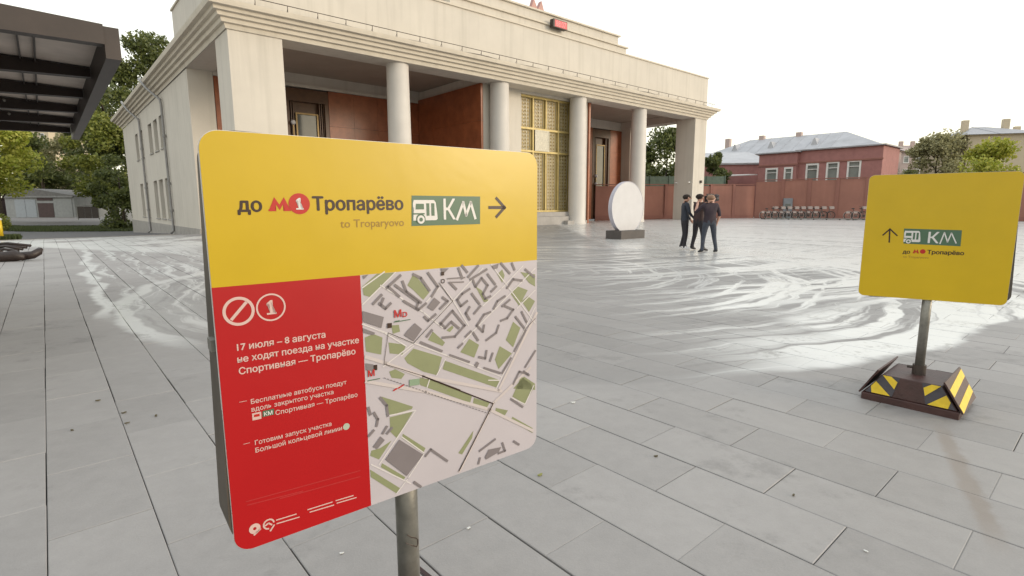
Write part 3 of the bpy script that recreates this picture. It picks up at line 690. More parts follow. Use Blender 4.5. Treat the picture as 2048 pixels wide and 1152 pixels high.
flat_poly('yellow_field', [clip(outl, lambda p: p[1]-zc)], yellow, s1, 0, 'yellow_field')
low = clip(outl, lambda p: zc-p[1])
flat_poly('red_field', [clip(low, lambda p: xc-p[0])], red_v, s1, 0, 'red_field')
flat_poly('street_map', [clip(low, lambda p: p[0]-xc)], map_v, s1, 0, 'street_map')
F.text('до', (475, 424), (525, 422), ink, 1, .032)
F.metro(537, 394, 582, 422, redp, 1)
F.ring(598.5, 407.5, .0225, 0, redp, 1, 'line_badge'); F.one(598.5, 407.5, .025, whitep, 2)
F.text('Тропарёво', (625, 421), (807, 419), ink, 1, .032)
F.text('to Troparyovo', (681, 455), (808, 452), fadep, 1, .006)
F.poly([(823, 391), (960, 393), (960, 448), (823, 452)], greenp, 1, 'route_badge')
F.bus(825, 399, 874, 446, whitep, greenp, 2)
F.text('К', (887, 438.5), (911, 438.5), whitep, 2, .012, 1.15); F.strokes([[(914, 438), (926, 405), (932, 430), (941, 405), (950, 436)]], .0075, whitep, 2, 'lettering')
F.strokes([[(979, 415), (1009, 415)], [(993, 397), (1009, 415), (993, 433)]], .0085, ink, 1, 'arrow')
F.ring(477.5, 622.5, .0305, .0245, pinkp, 1, 'no_entry_ring'); F.strokes([[(464, 638), (491, 606)]], .0062, pinkp, 1, 'no_entry_bar')
F.ring(542, 614.5, .0300, .0265, pinkp, 1, 'line_ring'); F.one(542, 614.5, .031, pinkp, 1)
for t_, p0, p1, b_ in (('17 июля – 8 августа', (474, 700), (651, 676), .022), ('не ходят поезда на участке', (475, 726), (718, 685), .022), ('Спортивная — Тропарёво', (478, 750), (711, 707), .022),
        ('—', (479, 808), (494, 804), .005), ('Бесплатные автобусы поедут', (502, 808), (693, 768), .014), ('вдоль закрытого участка', (503, 823), (667, 788), .014), ('Спортивная — Тропарёво', (551, 829), (715, 794), .014),
        ('—', (487, 891), (500, 888), .005), ('Готовим запуск участка', (510, 890), (663, 851), .014), ('Большой кольцевой линии', (511, 904), (684, 861), .014)):
    F.text(t_, p0, p1, pinkp, 1, b_)
F.poly([(504, 827), (522, 823), (523, 837), (505, 841)], pinkp, 1, 'bus_symbol'); F.poly([(525, 822), (548, 817), (548, 829), (525, 834)], greenp, 1, 'route_badge'); F.text('КМ', (528, 832), (545, 828), whitep, 2, .02)
F.poly([(508, 829), (519, 827), (519, 832), (508, 834)], redp, 2, 'bus_window')
F.ring(692.5, 853, .0082, 0, greyp, 1, 'line_badge')
F.strokes([[(493, 1003), (720, 941)], [(495, 1010), (605, 982)], [(560, 997), (720, 953)]], .0022, faint, 1, 'small_print')
F.ring(509.5, 1057, .0118, .0035, pinkp, 1, 'logo'); F.strokes([[(509, 1069), (520, 1058)]], .004, pinkp, 1, 'logo')
F.ring(537.5, 1048, .0125, .0090, pinkp, 1, 'logo', cut=(-.1, 4.6)); F.strokes([[(531, 1051), (537, 1046), (543, 1049)], [(541, 1061), (548, 1050)]], .0035, pinkp, 1, 'logo')
F.strokes([[(553, 1040), (592, 1028)], [(554, 1047), (598, 1034)], [(616, 1019), (664, 1004)], [(620, 1024), (667, 1010)], [(672, 1001), (706, 991)], [(674, 1006), (712, 995)]], .0026, pinkp, 1, 'small_print')
# street map (crop A: origin 710,500 scale 4.113; crop B: origin 710,720 scale 3.974)
A = lambda *p: [(710+x/4.113, 500+y/4.113) for x, y in p]
B = lambda *p: [(710+x/3.974, 720+y/3.974) for x, y in p]
greens = [A((60, 300), (180, 195), (320, 185), (130, 390), (70, 370)), A((430, 290), (480, 195), (540, 260), (610, 350), (560, 410), (480, 330)), A((80, 720), (150, 690), (225, 720), (215, 860), (90, 835)), A((275, 760), (420, 780), (390, 860), (285, 850)),
    A((405, 890), (480, 810), (715, 880), (675, 1030), (560, 1000), (430, 930)), A((740, 910), (1190, 1070), (1160, 1130), (720, 980)), A((300, 620), (360, 615), (370, 670), (310, 690)), A((600, 740), (640, 670), (740, 760), (720, 790)),
    A((865, 840), (940, 730), (1020, 780), (980, 885)), A((1150, 900), (1190, 790), (1290, 850), (1180, 980)), A((1300, 590), (1360, 640), (1300, 800), (1240, 740)), A((1280, 360), (1340, 300), (1420, 330), (1350, 460)), A((1170, 200), (1210, 160), (1230, 210), (1210, 270)),
    A((990, 300), (1040, 330), (1100, 420), (1060, 430)), A((1360, 180), (1430, 270), (1480, 300), (1480, 200)), A((750, 660), (800, 620), (810, 640), (780, 675)), A((280, 1000), (330, 980), (410, 1020), (380, 1060), (300, 1050)), A((1370, 420), (1420, 380), (1480, 420), (1430, 510)),
    A((1300, 1140), (1390, 1040), (1480, 1100), (1480, 1150)), B((500, 150), (560, 130), (930, 280), (915, 340), (520, 200)), B((945, 300), (1070, 340), (1040, 390), (935, 350)), B((1120, 380), (1215, 400), (1190, 440), (1110, 420)), B((1250, 450), (1410, 540), (1410, 580), (1240, 480)),
    B((210, 290), (460, 370), (450, 390), (275, 440), (240, 350)), B((275, 455), (460, 410), (330, 620), (280, 570)), B((120, 870), (360, 1020), (330, 1060), (125, 930)), B((1250, 290), (1320, 130), (1400, 190), (1410, 240), (1350, 350)), B((380, 585), (560, 700), (540, 740), (370, 620)),
    B((215, 820), (400, 930), (385, 955), (205, 850)), B((130, 720), (200, 700), (290, 640), (190, 790), (120, 760)), B((820, 740), (940, 560), (930, 620), (850, 750))]
F.polys(greens, map_green, 1, 'map_park')
roads = [A((60, 450), (330, 185)), A((210, 290), (560, 510), (720, 640)), A((790, 420), (490, 760), (230, 960)), A((690, 270), (800, 410), (930, 620)), A((1480, 150), (860, 780)), A((1120, 120), (1480, 600)), A((200, 660), (760, 870), (1200, 1040)), A((60, 610), (240, 680), (420, 790)),
    A((480, 790), (380, 870)), A((740, 900), (670, 1030)), A((240, 180), (60, 310)), A((1380, 130), (1200, 320), (1050, 460)), A((800, 420), (1050, 150)), A((1480, 470), (1160, 1140)), A((1330, 480), (1480, 330)), A((600, 180), (690, 300)), A((520, 500), (690, 310)),
    B((190, 830), (480, 400)), B((130, 830), (440, 980)), B((270, 440), (470, 400)), B((370, 610), (550, 740), (420, 940)), B((1240, 300), (1350, 350), (1420, 200)), B((570, 220), (600, 130)), B((330, 1060), (420, 940)), B((1060, 160), (1150, 160))]
F.strokes(roads, .0030, map_road, 2, 'map_road', True)
F.strokes([A((1490, 520), (1180, 1150)), B((1390, 60), (1110, 330)), B((1100, 340), (830, 880)), B((90, 170), (560, 250), (1060, 390), (1410, 560)), A((90, 880), (250, 930), (560, 1040), (1200, 1160))], .0085, mat('map avenue', (.52, .46, .45), .45, var=0), 2.6, 'map_avenue', True)
bl = [A((260, 310), (370, 210)), A((270, 300), (360, 380)), A((330, 290), (520, 430), (500, 480)), A((480, 200), (540, 230), (610, 330)), A((600, 190), (680, 300), (630, 380)), A((390, 260), (420, 340), (540, 430)), A((400, 420), (520, 490), (580, 440)), A((150, 440), (215, 370)), A((200, 440), (250, 480), (290, 440)), A((230, 400), (210, 450)),
    A((720, 390), (760, 420), (700, 480)), A((570, 550), (600, 580), (660, 530)), A((700, 610), (800, 500), (900, 620), (820, 710), (720, 720)), A((700, 600), (740, 640), (790, 590), (850, 640)), A((940, 320), (880, 360), (840, 410), (870, 460), (920, 420)), A((960, 360), (1020, 440)), A((940, 470), (910, 520), (940, 570)), A((980, 520), (1030, 460)),
    A((950, 240), (1080, 160)), A((970, 250), (990, 300), (1040, 230), (1090, 290), (1050, 360), (1070, 400), (1110, 380)), A((1090, 200), (1150, 280)), A((1120, 340), (1160, 300)), A((1140, 480), (1170, 420), (1230, 380)), A((1210, 460), (1270, 410)), A((1200, 580), (1250, 560), (1300, 490), (1230, 460)),
    A((1000, 620), (1060, 530), (1110, 510)), A((1000, 620), (1050, 670), (1060, 620)), A((1080, 740), (1160, 680), (1180, 620)), A((910, 710), (950, 670)), A((970, 680), (1010, 740)), A((590, 710), (630, 660)), A((540, 760), (710, 830)), A((780, 865), (935, 920)), A((1060, 970), (1190, 1010)), A((1210, 1010), (1280, 890)), A((1020, 880), (1070, 890), (1080, 830)), A((1110, 910), (1130, 850)),
    A((1250, 310), (1300, 240), (1370, 250)), A((1200, 110), (1270, 190)), A((1290, 110), (1310, 160)), A((1400, 160), (1470, 220)), A((1320, 550), (1390, 640)), A((1370, 510), (1410, 590)), A((1310, 830), (1400, 660)), A((1400, 960), (1480, 830)), A((1300, 1100), (1350, 1000), (1420, 1020)), A((1010, 130), (930, 220)), A((880, 130), (920, 180)), A((850, 150), (880, 230)), A((780, 270), (830, 320)), A((850, 800), (880, 770)),
    B((200, 300), (250, 360), (260, 440)), B((150, 420), (180, 470), (170, 520)), B((110, 600), (145, 560)), B((255, 580), (290, 540)), B((560, 760), (600, 710), (730, 800)), B((470, 970), (520, 1005)), B((990, 720), (1110, 630)), B((1170, 660), (1190, 720), (1140, 740)), B((1260, 645), (1300, 670)), B((990, 780), (980, 820)), B((1340, 90), (1380, 120)), B((1240, 310), (1330, 370)), B((220, 580), (250, 530)), B((120, 430), (105, 380))]
F.strokes(bl, .0068, map_bld, 3, 'map_building', True)
F.polys([A((60, 500), (235, 550), (215, 640), (65, 590)), A((430, 660), (490, 600), (550, 650), (480, 750), (400, 700)), A((590, 470), (650, 390), (700, 430), (640, 500)), A((1120, 130), (1180, 110), (1170, 150), (1140, 160)), A((60, 640), (165, 680), (150, 700), (70, 680)), A((60, 210), (110, 200), (70, 240)), A((85, 930), (150, 940), (150, 990), (90, 990)), A((700, 150), (770, 150), (720, 200)), A((975, 950), (1000, 915), (1020, 930), (1000, 970)),
    B((240, 790), (350, 630), (540, 750), (410, 920)), B((140, 690), (200, 605), (235, 635), (175, 705)), B((1030, 770), (1060, 710), (1160, 690), (1140, 730), (1040, 790))], map_bld, 3, 'map_building')
F.strokes([A((555, 1035), (860, 1150)), B((540, 128), (1095, 345)), B((1095, 345), (825, 878))], .0030, ink, 4, 'bus_route')
F.strokes([A((270, 680), (480, 765), (800, 420), (690, 270)), A((270, 680), (235, 935), (560, 1035)), A((1390, 660), (1480, 560))], .0013, ink, 4, 'walking_route')
dash = []
for i in range(34):
    t = i/34; p = (230+t*850, 140+t*290); dash.append(B(p, (p[0]+11, p[1]+4)))
F.strokes(dash, .0020, map_bld, 4, 'metro_line')
F.text('М', A((320, 555))[0], A((380, 548))[0], redp, 4, .02); F.text('D', A((390, 553))[0], A((428, 545))[0], redp, 4, .02); F.text('М', A((105, 1040))[0], A((160, 1035))[0], redp, 4, .02)
F.ring(*A((720, 255))[0], .0060, .0040, ink, 4, 'stop_ring'); F.polys([A((705, 180), (730, 178), (730, 208), (705, 210)), A((262, 602), (300, 598), (300, 638), (262, 642)), A((150, 945), (180, 942), (180, 985), (150, 988))], ink, 4, 'stop_marker')
F.strokes([A((320, 592), (450, 570)), A((100, 1075), (200, 1055)), A((330, 585), (360, 580))], .0022, greenp, 4, 'small_print'); F.strokes([A((760, 235), (900, 225)), A((770, 265), (890, 262))], .0035, map_bld, 4, 'small_print')
F.polys([B((430, 155), (510, 145), (510, 195), (430, 205))], mat('map badge green', (.22, .30, .20), .5, var=0), 4, 'route_badge'); F.strokes([B((305, 240), (330, 225)), B((345, 220), (385, 195))], .0035, redp, 4, 'small_print')
# clip on the box side and marker scribble on the pole
MB().box(-LW/2-.008, -LW/2+.006, .02, .06, 1.20, 1.225).build('clip', galv, s1)
scr = MB(); pp = []
for (x, y) in ((805, 1060), (813, 1064), (822, 1066), (827, 1070), (827, 1078), (824, 1083), (815, 1080), (803, 1077)):
    q = on_plane(x, y, (LX-.045*math.cos(HL), LY+.045*math.sin(HL), 0), (-math.cos(HL), math.sin(HL), 0)); s_ = float((np.array(q)-F.P)@F.d); rr_ = .0312
    s_ = max(-.03, min(.03, s_)); pp.append((s_, .045-math.sqrt(max(0, rr_**2-s_**2)), q.z))
scr.tube(pp, .0013, 5); scr.build('marker_scribble', ink, s1)

# --- small sign further off
HR = 2.154; RX, RY, RW, RZB, RZT = 3.045, 3.86, .86, .80, 1.708
s2 = empty('direction_sign', (RX, RY, 0), math.pi/2-HR, label='smaller looking plain yellow sign with up arrow on striped base', cat='sign', group='yellow direction signs on weighted bases')
sign_stand(s2, RW, RZB, RZT, -.26, -.034, shift=.012)
G = Face(s2, RX, RY, HR)
flat_poly('yellow_field', [rounded(-RW/2, RW/2, RZB, RZT, .037)], yellow_r, s2, 0, 'yellow_field')
G.strokes([[(1779.5, 459), (1778.5, 484)], [(1766, 470), (1780, 458), (1794, 471)]], .0095, ink, 1, 'arrow')
G.poly([(1808, 457), (1924, 460.5), (1921, 492.5), (1807, 487)], greenp, 1, 'route_badge')
G.bus(1809, 461, 1843, 486, whitep, greenp, 2)
G.text('К', (1855, 485), (1877, 487), whitep, 2, .014, 1.0); G.strokes([[(1880, 487), (1889, 465), (1895, 484), (1903, 466), (1912, 486)]], .0075, whitep, 2, 'lettering')
G.text('до', (1805, 507), (1820, 507), ink, 1, .035); G.metro(1825, 498, 1838, 507, redp, 1); G.ring(1845.5, 503, .0165, 0, redp, 1, 'line_badge')
G.text('Тропарёво', (1854, 508), (1928, 510), ink, 1, .035); G.text('to Troparyovo', (1806, 516), (1857, 517), fadep, 1, .0)

# ------------------------------------------------------------------ canopy at upper left
cn = MB(); zb_, zr = 2.75, 2.98
cor = gnd(244, 121, zb_); ca, cb = to_ab(cor); fa, fb = to_ab(gnd(145, 279, zb_))
canopy = empty('shelter_roof', ab(ca, cb), BROT, label='dark brown shelter canopy with ribbed underside overhanging at the upper left', cat='canopy')
Ld = fb-cb; Wd = 7.5
side = MB(); side.hexa([(-.11, 0, 0+zb_), (0, 0, zb_), (0, Ld, zb_), (-.11, Ld, zb_)], [(-.11, 0, zr+.03), (0, 0, zr+.03), (0, Ld, zr+.03), (-.11, Ld, zr+.03)])
side.build('side_fascia', metal_dark, canopy)
fz = MB(); fz.hexa([(-Wd, -.02, 2.80), (-.11, -.02, 2.86), (-.11, .10, 2.86), (-Wd, .10, 2.80)], [(-Wd, -.02, 3.30), (-.11, -.02, 3.02), (-.11, .10, 3.02), (-Wd, .10, 3.30)]); fz.build('front_fascia', metal_dark, canopy)
brown_m = mat('brown beam paint', (.028, .018, .014), .6, var=.25, scale=3)
for k in range(5):
    y = .12+(Ld-.3)*(k+1)/5
    m_ = MB(); m_.hexa([(-Wd, y, 2.62), (-.12, y, 2.86), (-.12, y+.12, 2.86), (-Wd, y+.12, 2.62)], [(-Wd, y, 3.2), (-.12, y, 2.95), (-.12, y+.12, 2.95), (-Wd, y+.12, 3.2)]); m_.build('beam', brown_m, canopy)
corr = MB(); n = 60
und = mat('corrugated underside', (.62, .54, .48), .6, var=.15, scale=2, streak=.3)
for i in range(n):
    x0, x1 = -Wd+(Wd-.12)*i/n, -Wd+(Wd-.12)*(i+1)/n; zt0 = 2.96+(.25)*(-x0/Wd); zt1 = 2.96+(.25)*(-x1/Wd); up = 0
    corr.hexa([(x0, .1, zt0-up), (x1, .1, zt1-up), (x1, Ld, zt1-up), (x0, Ld, zt0-up)], [(x0, .1, zt0+.06), (x1, .1, zt1+.06), (x1, Ld, zt1+.06), (x0, Ld, zt0+.06)])
corr.build('roof_sheet', und, canopy)
for i in range(14):
    for dx in (0, .11):
        x0 = -.55-i*.5-dx; zz = 2.955+.25*(-x0/Wd); MB().box(x0-.014, x0, .12, Ld-.05, zz-.035, zz-.003).build('rib', brown_m, canopy)
for k in range(3):
    y = .12+(Ld-.3)*(k*2)/5+.5
    MB().cyl((-Wd+.3, y, 0), (-Wd+.3, y, 3.15), .09, n=12).build('post', metal_dark, canopy, smooth_=True)
for k in range(4):
    for j in range(4):
        MB().ball((-.9-j*.55, .12+(Ld-.3)*(k+1)/5-.05, 2.93+.018*j), .022, n=6, m=4).build('rivet', galv, canopy)

# ------------------------------------------------------------------ white round display
g0 = gnd(1253, 478); disc = empty('round_display', (g0.x, g0.y+.25, 0), BROT, label='large blank white disc standing on a dark block in front of the portico', cat='display board')
MB().cyl((0, -.10, 1.36), (0, .10, 1.36), 1.12, n=64).build('disc', white_m, disc, bevel=.01)
MB().torus((0, -.10, 1.36), (0, 1, 0), 1.115, .012, 64, 6).build('rim', mat('lavender grey rim', (.46, .45, .49), .5, var=.05), disc, smooth_=True)
MB().cyl((0, -.08, 1.36), (0, .08, 1.36), 1.13, n=64).build('edge_band', mat('lavender side', (.42, .40, .45), .5, var=.05), disc)
MB().box(-.85, .85, -.42, .42, 0, .38).build('base_block', mat('dark grey block', (.060, .050, .046), .6, var=.2), disc, bevel=.015)

# ------------------------------------------------------------------ people
skin = mat('skin', (.46, .26, .19), .55, var=.06); hair_d = mat('dark hair', (.022, .014, .010), .95, var=.3, scale=30); hair_l = mat('light brown hair', (.22, .12, .07), .6, var=.25, scale=30)
navy = mat('navy jacket', (.022, .026, .038), .8, var=.2, scale=8); brownk = mat('dark brown shirt', (.040, .020, .018), .8, var=.2, scale=8); plum = mat('dark plum T-shirt', (.026, .015, .022), .8, var=.2, scale=8)
blackp = mat('black trousers', (.016, .014, .018), .8, var=.2, scale=8); jeans = mat('dark blue jeans', (.036, .042, .058), .8, var=.25, scale=10); shoe_w = mat('white trainers', (.68, .66, .66), .6, var=.05); shoe_b = mat('black shoes', (.014, .012, .012), .5, var=.1)
def person(label, loc, face_dir, H, joints, mats, hairmat, hair_len=0, sleeve='short'):
    """joints: overrides of the default standing pose (metres for a 1.75 m figure; x right, y forward)"""
    J = dict(pelvis=(0, 0, .95), waist=(0, .0, 1.10), chest=(0, .01, 1.32), neck=(0, .0, 1.47), throat=(0, .01, 1.53), head=(0, .025, 1.62), crown=(0, .02, 1.70),
        hipR=(.095, 0, .90), kneeR=(.11, .02, .49), ankR=(.12, -.02, .09), heelR=(.12, -.05, .045), toeR=(.14, .15, .03), hipL=(-.095, 0, .90), kneeL=(-.11, .02, .49), ankL=(-.12, -.02, .09), heelL=(-.12, -.05, .045), toeL=(-.14, .15, .03),
        shR=(.17, 0, 1.43), elR=(.235, -.02, 1.14), wrR=(.235, .06, .90), shL=(-.17, 0, 1.43), elL=(-.235, -.02, 1.14), wrL=(-.235, .06, .90))
    J.update(joints)
    Rr = dict(pelvis=.135, waist=.125, chest=.15, neck=.062, throat=.055, head=.098, crown=.080, hip=.095, knee=.062, ank=.043, heel=.04, toe=.034, sh=.07, el=.046, wr=.030)
    names = list(J); E = [('pelvis', 'waist', 'top'), ('waist', 'chest', 'top'), ('chest', 'neck', 'top'), ('neck', 'throat', 'skin'), ('throat', 'head', 'skin'), ('head', 'crown', 'skin')]
    for s_ in 'RL':
        E += [('pelvis', 'hip'+s_, 'leg'), ('hip'+s_, 'knee'+s_, 'leg'), ('knee'+s_, 'ank'+s_, 'leg'), ('ank'+s_, 'heel'+s_, 'shoe'), ('ank'+s_, 'toe'+s_, 'shoe'), ('chest', 'sh'+s_, 'top'), ('sh'+s_, 'el'+s_, 'top'), ('el'+s_, 'wr'+s_, 'top' if sleeve == 'long' else 'skin')]
    V = [Vector(J[n_]) for n_ in names]; rad = [Rr.get(n_, Rr.get(n_[:-1], .05)) for n_ in names]
    for s_ in 'RL':      # palm and five fingers
        w = Vector(J['wr'+s_]); d = (w-Vector(J['el'+s_])).normalized(); sd_ = Vector((0, 1, 0)) if abs(d.y) < .8 else Vector((1, 0, 0)); sd_ = (sd_-d*sd_.dot(d)).normalized(); nrm = d.cross(sd_)
        names.append('palm'+s_); V.append(w+d*.07); rad.append(.030); E.append(('wr'+s_, 'palm'+s_, 'skin'))
        for k, (off, ln) in enumerate(((.030, .070), (.011, .082), (-.010, .076), (-.029, .060))):
            n1, n2 = f'f{k}a{s_}', f'f{k}b{s_}'; names += [n1, n2]; V += [w+d*.095+sd_*off, w+d*(.095+ln)+sd_*off*1.25+nrm*.018]; rad += [.0095, .0075]; E += [('palm'+s_, n1, 'skin'), (n1, n2, 'skin')]
        n1, n2 = 'th1'+s_, 'th2'+s_; names += [n1, n2]; V += [w+d*.055+sd_*.042, w+d*.095+sd_*.062]; rad += [.011, .009]; E += [('palm'+s_, n1, 'skin'), (n1, n2, 'skin')]
    idx = {n_: i for i, n_ in enumerate(names)}
    me = bpy.data.meshes.new('p'); me.from_pydata([v[:] for v in V], [(idx[a], idx[b_]) for a, b_, _ in E], []); o = bpy.data.objects.new('p', me); COL.objects.link(o)
    md = o.modifiers.new('s', 'SKIN'); sv = me.skin_vertices[0].data
    for i, r in enumerate(rad): sv[i].radius = (r, r) if names[i] not in ('chest', 'waist', 'pelvis') else (r*1.12, r*.82)
    sv[0].use_root = True; md.use_smooth_shade = True; sb = o.modifiers.new('u', 'SUBSURF'); sb.levels = 1; sb.render_levels = 1
    bpy.context.view_layer.update(); dg = bpy.context.evaluated_depsgraph_get(); m2 = bpy.data.meshes.new_from_object(o.evaluated_get(dg)); bpy.data.objects.remove(o)
    m2.name = 'body'; order = ['skin', 'top', 'leg', 'shoe']
    for k in order: m2.materials.append(mats[k])
    segs = [(V[idx[a]], V[idx[b_]], k, rad[idx[b_]]) for a, b_, k in E]
    for p in m2.polygons:
        c = p.center; best = None
        for a, b_, k, r in segs:
            ab_ = b_-a; t = max(0, min(1, (c-a).dot(ab_)/max(ab_.length_squared, 1e-9))); dist = (c-(a+ab_*t)).length-r*.6
            if best is None or dist < best[0]: best = (dist, k, t)
        k = best[1]
        if k == 'top' and c.z < .93 and abs(c.x) < .2: k = 'leg'
        if k == 'leg' and c.z > .93: k = 'top'
        if c.z < .085: k = 'shoe'
        p.material_index = order.index(k)
    m2.shade_smooth()
    root = empty('person', (loc[0], loc[1], .016), face_dir, label=label, cat='person', group='three people standing together with a video camera'); root.scale = (H/1.78*1.22, H/1.78*1.18, H/1.78*1.03)
    b_ = link(bpy.data.objects.new('body', m2)); b_.parent = root
    hd = Vector(J['head']); cr_ = Vector(J['crown'])
    hz = MB(); hz.ball(hd+Vector((0, -.030, .030)), .098, .108, .088, 14, 9)
    if hair_len: hz.ball(hd+Vector((0, -.06, -.03)), .088, .055, .13, 14, 9)
    hz.build('hair', hairmat, root, smooth_=True)
    fc = MB(); fc.ball(hd+Vector((0, .094, -.005)), .013, .02, .022, 8, 6); fc.build('nose', skin, root, smooth_=True)
    for sx_ in (-.032, .032): MB().ball(hd+Vector((sx_, .082, .018)), .010, .008, .008, 8, 6).build('eye', hair_d, root, smooth_=True); MB().ball(hd+Vector((sx_*2.7, .0, -.0)), .012, .02, .03, 8, 6).build('ear', skin, root, smooth_=True)
    MB().ball(hd+Vector((0, .082, -.045)), .022, .008, .006, 8, 6).build('mouth', mat('lips', (.30, .11, .09), .5, var=0), root, smooth_=True)
    return root
def rot_face(hd): return -math.radians(hd)      # heading clockwise from +Y
pA = person('person in a navy jacket and white trainers, leftmost of the three', (5.68, 17.70), rot_face(95), 1.80,
    dict(elR=(.22, .06, 1.16), wrR=(.12, .22, .98), elL=(-.21, .05, 1.15), wrL=(-.12, .18, .94), head=(0, .05, 1.615), crown=(0, .045, 1.695), kneeL=(-.09, .03, .49), ankL=(-.08, -.06, .09), heelL=(-.08, -.09, .045), toeL=(-.09, .10, .03)),
    dict(skin=skin, top=navy, leg=blackp, shoe=shoe_w), hair_d, sleeve='long')
pB = person('person in black holding a video camera up to the face, middle of the three', (5.98, 17.25), rot_face(70), 1.80,
    dict(elR=(.27, .16, 1.26), wrR=(.15, .32, 1.54), elL=(-.25, .18, 1.25), wrL=(-.08, .34, 1.50), hipR=(.10, 0, .90), kneeR=(.16, .03, .49), ankR=(.21, -.02, .09), heelR=(.21, -.05, .045), toeR=(.24, .14, .03), kneeL=(-.16, .03, .49), ankL=(-.21, -.02, .09), heelL=(-.21, -.05, .045), toeL=(-.24, .14, .03)),
    dict(skin=skin, top=brownk, leg=blackp, shoe=shoe_b), hair_d)
pC = person('person in a dark plum T-shirt and jeans seen from behind, rightmost of the three', (6.02, 16.40), rot_face(-6), 1.76,
    dict(elL=(-.34, .10, 1.20), wrL=(-.22, .28, 1.42), elR=(.25, -.02, 1.14), wrR=(.23, .08, .90), kneeR=(.15, .03, .49), ankR=(.20, -.02, .09), heelR=(.20, -.05, .045), toeR=(.22, .15, .03), kneeL=(-.13, .03, .49), ankL=(-.17, -.02, .09), heelL=(-.17, -.05, .045), toeL=(-.20, .14, .03)),
    dict(skin=skin, top=plum, leg=jeans, shoe=shoe_b), hair_l, hair_len=0)
vc = empty('video_camera', (6.33, 17.34, 1.66), rot_face(70), label='black shoulder video camera held by the middle person', cat='camera')
blk = mat('black camera body', (.012, .012, .014), .5, var=.1)
MB().box(-.07, .07, -.16, .18, -.09, .10).build('camera_body', blk, vc, bevel=.01); MB().cyl((0, .18, 0), (0, .32, 0), .055, .065, 16).build('lens', blk, vc, smooth_=True)
MB().ball((.09, .18, .10), .05, .12, .05, 12, 8).build('microphone', mat('furry microphone', (.05, .045, .05), .95, var=.5, scale=60), vc, smooth_=True); MB().box(-.015, .015, -.12, .14, .14, .165).box(-.015, .015, -.12, -.09, .10, .14).box(-.015, .015, .11, .14, .10, .14).build('handle', blk, vc)

# ------------------------------------------------------------------ boundary wall, red buildings, bicycles
def wall_seg(name, label, x0, y0, Y0, x1, y1, Y1, H, ndiv, kindlabel=None):
    p0, p1 = at(x0, y0, Y0), at(x1, y1, Y1); d = Vector((p1.x-p0.x, p1.y-p0.y, 0)); Lw = d.length; ang = math.atan2(d.y, d.x)
    root = empty(name, (p0.x, p0.y, 0), ang, label=label, cat='wall')
    for k in range(ndiv):
        a, b_ = Lw*k/ndiv, Lw*(k+1)/ndiv
        MB().box(a+.32 if k else a, b_, 0, .25, -.3, H-(.0 if k % 2 else .08)).build('wall_panel', wall_paint, root)
        if k: MB().box(a, a+.318, -.08, .3, -.3, H+.04).build('pilaster', wall_paint2, root)
    MB().box(0, Lw, -.10, .34, H+.042, H+.12).build('coping', wall_paint2, root)
    MB().box(0, Lw, -.05, -.002, 0, .35).build('plinth', wall_paint2, root)
    return root, Lw
w1, L1 = wall_seg('boundary_wall', 'lower red boundary wall seen behind the portico and the three people', 1190, 436, 56, 1506, 437, 57.5, 3.45, 7)
w2, L2 = wall_seg('boundary_wall', 'taller red boundary wall behind the row of parked bicycles', 1508, 437, 57, 2075, 445, 44, 3.85, 9)
MB().box(12.2, 13.9, -.08, -.03, 2.1, 2.3).build('slot', metal_dark, w2)
def facade(name, label, org, ang, W, D, H, wins, wallm, band=True, roofm=None, cat='building', over=.3, frame=.16, winm=dark_glass, framem=None, parapet=0):
    """box building: front along local x at y=0, windows [(x0,x1,z0,z1)]"""
    framem = framem or offwhite
    root = empty(name, org, ang, label=label, cat=cat); mb = MB()
    wall_panel(mb, (0, 0, 0), (1, 0, 0), (0, -1, 0), 0, W, -1, H, wins, .22)
    mb.quad((0, 0, -1), (0, 0, H), (0, D, H), (0, D, -1)); mb.quad((W, 0, -1), (W, D, -1), (W, D, H), (W, 0, H)); mb.quad((0, D, -1), (0, D, H), (W, D, H), (W, D, -1))
    mb.build('wall', wallm, root)
    for x0, x1, z0, z1 in wins:
        f = MB(); t = frame
        f.box(x0-.02, x0+t, -.05, .12, z0-.02, z1+.02); f.box(x1-t, x1+.02, -.05, .12, z0-.02, z1+.02); f.box(x0+t, x1-t, -.05, .12, z1-t*1.2, z1+.02); f.box(x0+t, x1-t, -.05, .12, z0-.02, z0+t); f.box(x0-.1, x1+.1, -.12, -.052, z0-.1, z0)
        wf = f.build('window', framem, root); MB().box(x0+.01, x1-.01, .14, .17, z0+.01, z1-.01).build('pane', winm, wf)
        if z1-z0 > 1.2: MB().box(x0+t, x1-t, .02, .13, z0+(z1-z0)*.72-.04, z0+(z1-z0)*.72+.04).build('transom', framem, wf)
    if band: MB().box(-.1, W+.1, -.1, -.002, H-1.5, H-1.32).build('band', wall_paint2, root)
    MB().box(-over, W+over, -over, D+over, H, H+.14).build('roof', roofm or roof_metal, root)
    return root
rd = Vector((-VD[0], -VD[1], 0)); RANG = math.atan2(rd.y, rd.x)     # facades running towards the viewer on the right
def red_block(label, px0, px1, Y0, topy, wins_px, D):
    """front line starts at pixel px0 depth Y0 and runs along -V"""
    p0 = at(px0, 400, Y0); n = np.array([-rd.y, rd.x, 0]); P = np.array([p0.x, p0.y, 0])
    def uz(px, py):
        q = np.array(on_plane(px, py, P, n)); return float((q-P)@np.array(rd)), float(q[2])
    W = uz(px1, 400)[0]; H = uz(px0, topy)[1]; ws = []
    for a, b_, c, d in wins_px:
        u0, z1 = uz(a, c); u1, _ = uz(b_, c); _, z0 = uz(a, d); ws.append((u0, u1, z0, z1))
    return facade('brick_building', label, (P[0], P[1], 0), RANG, W, D, H, ws, brick_paint, roofm=roof_metal, winm=grey_glass)
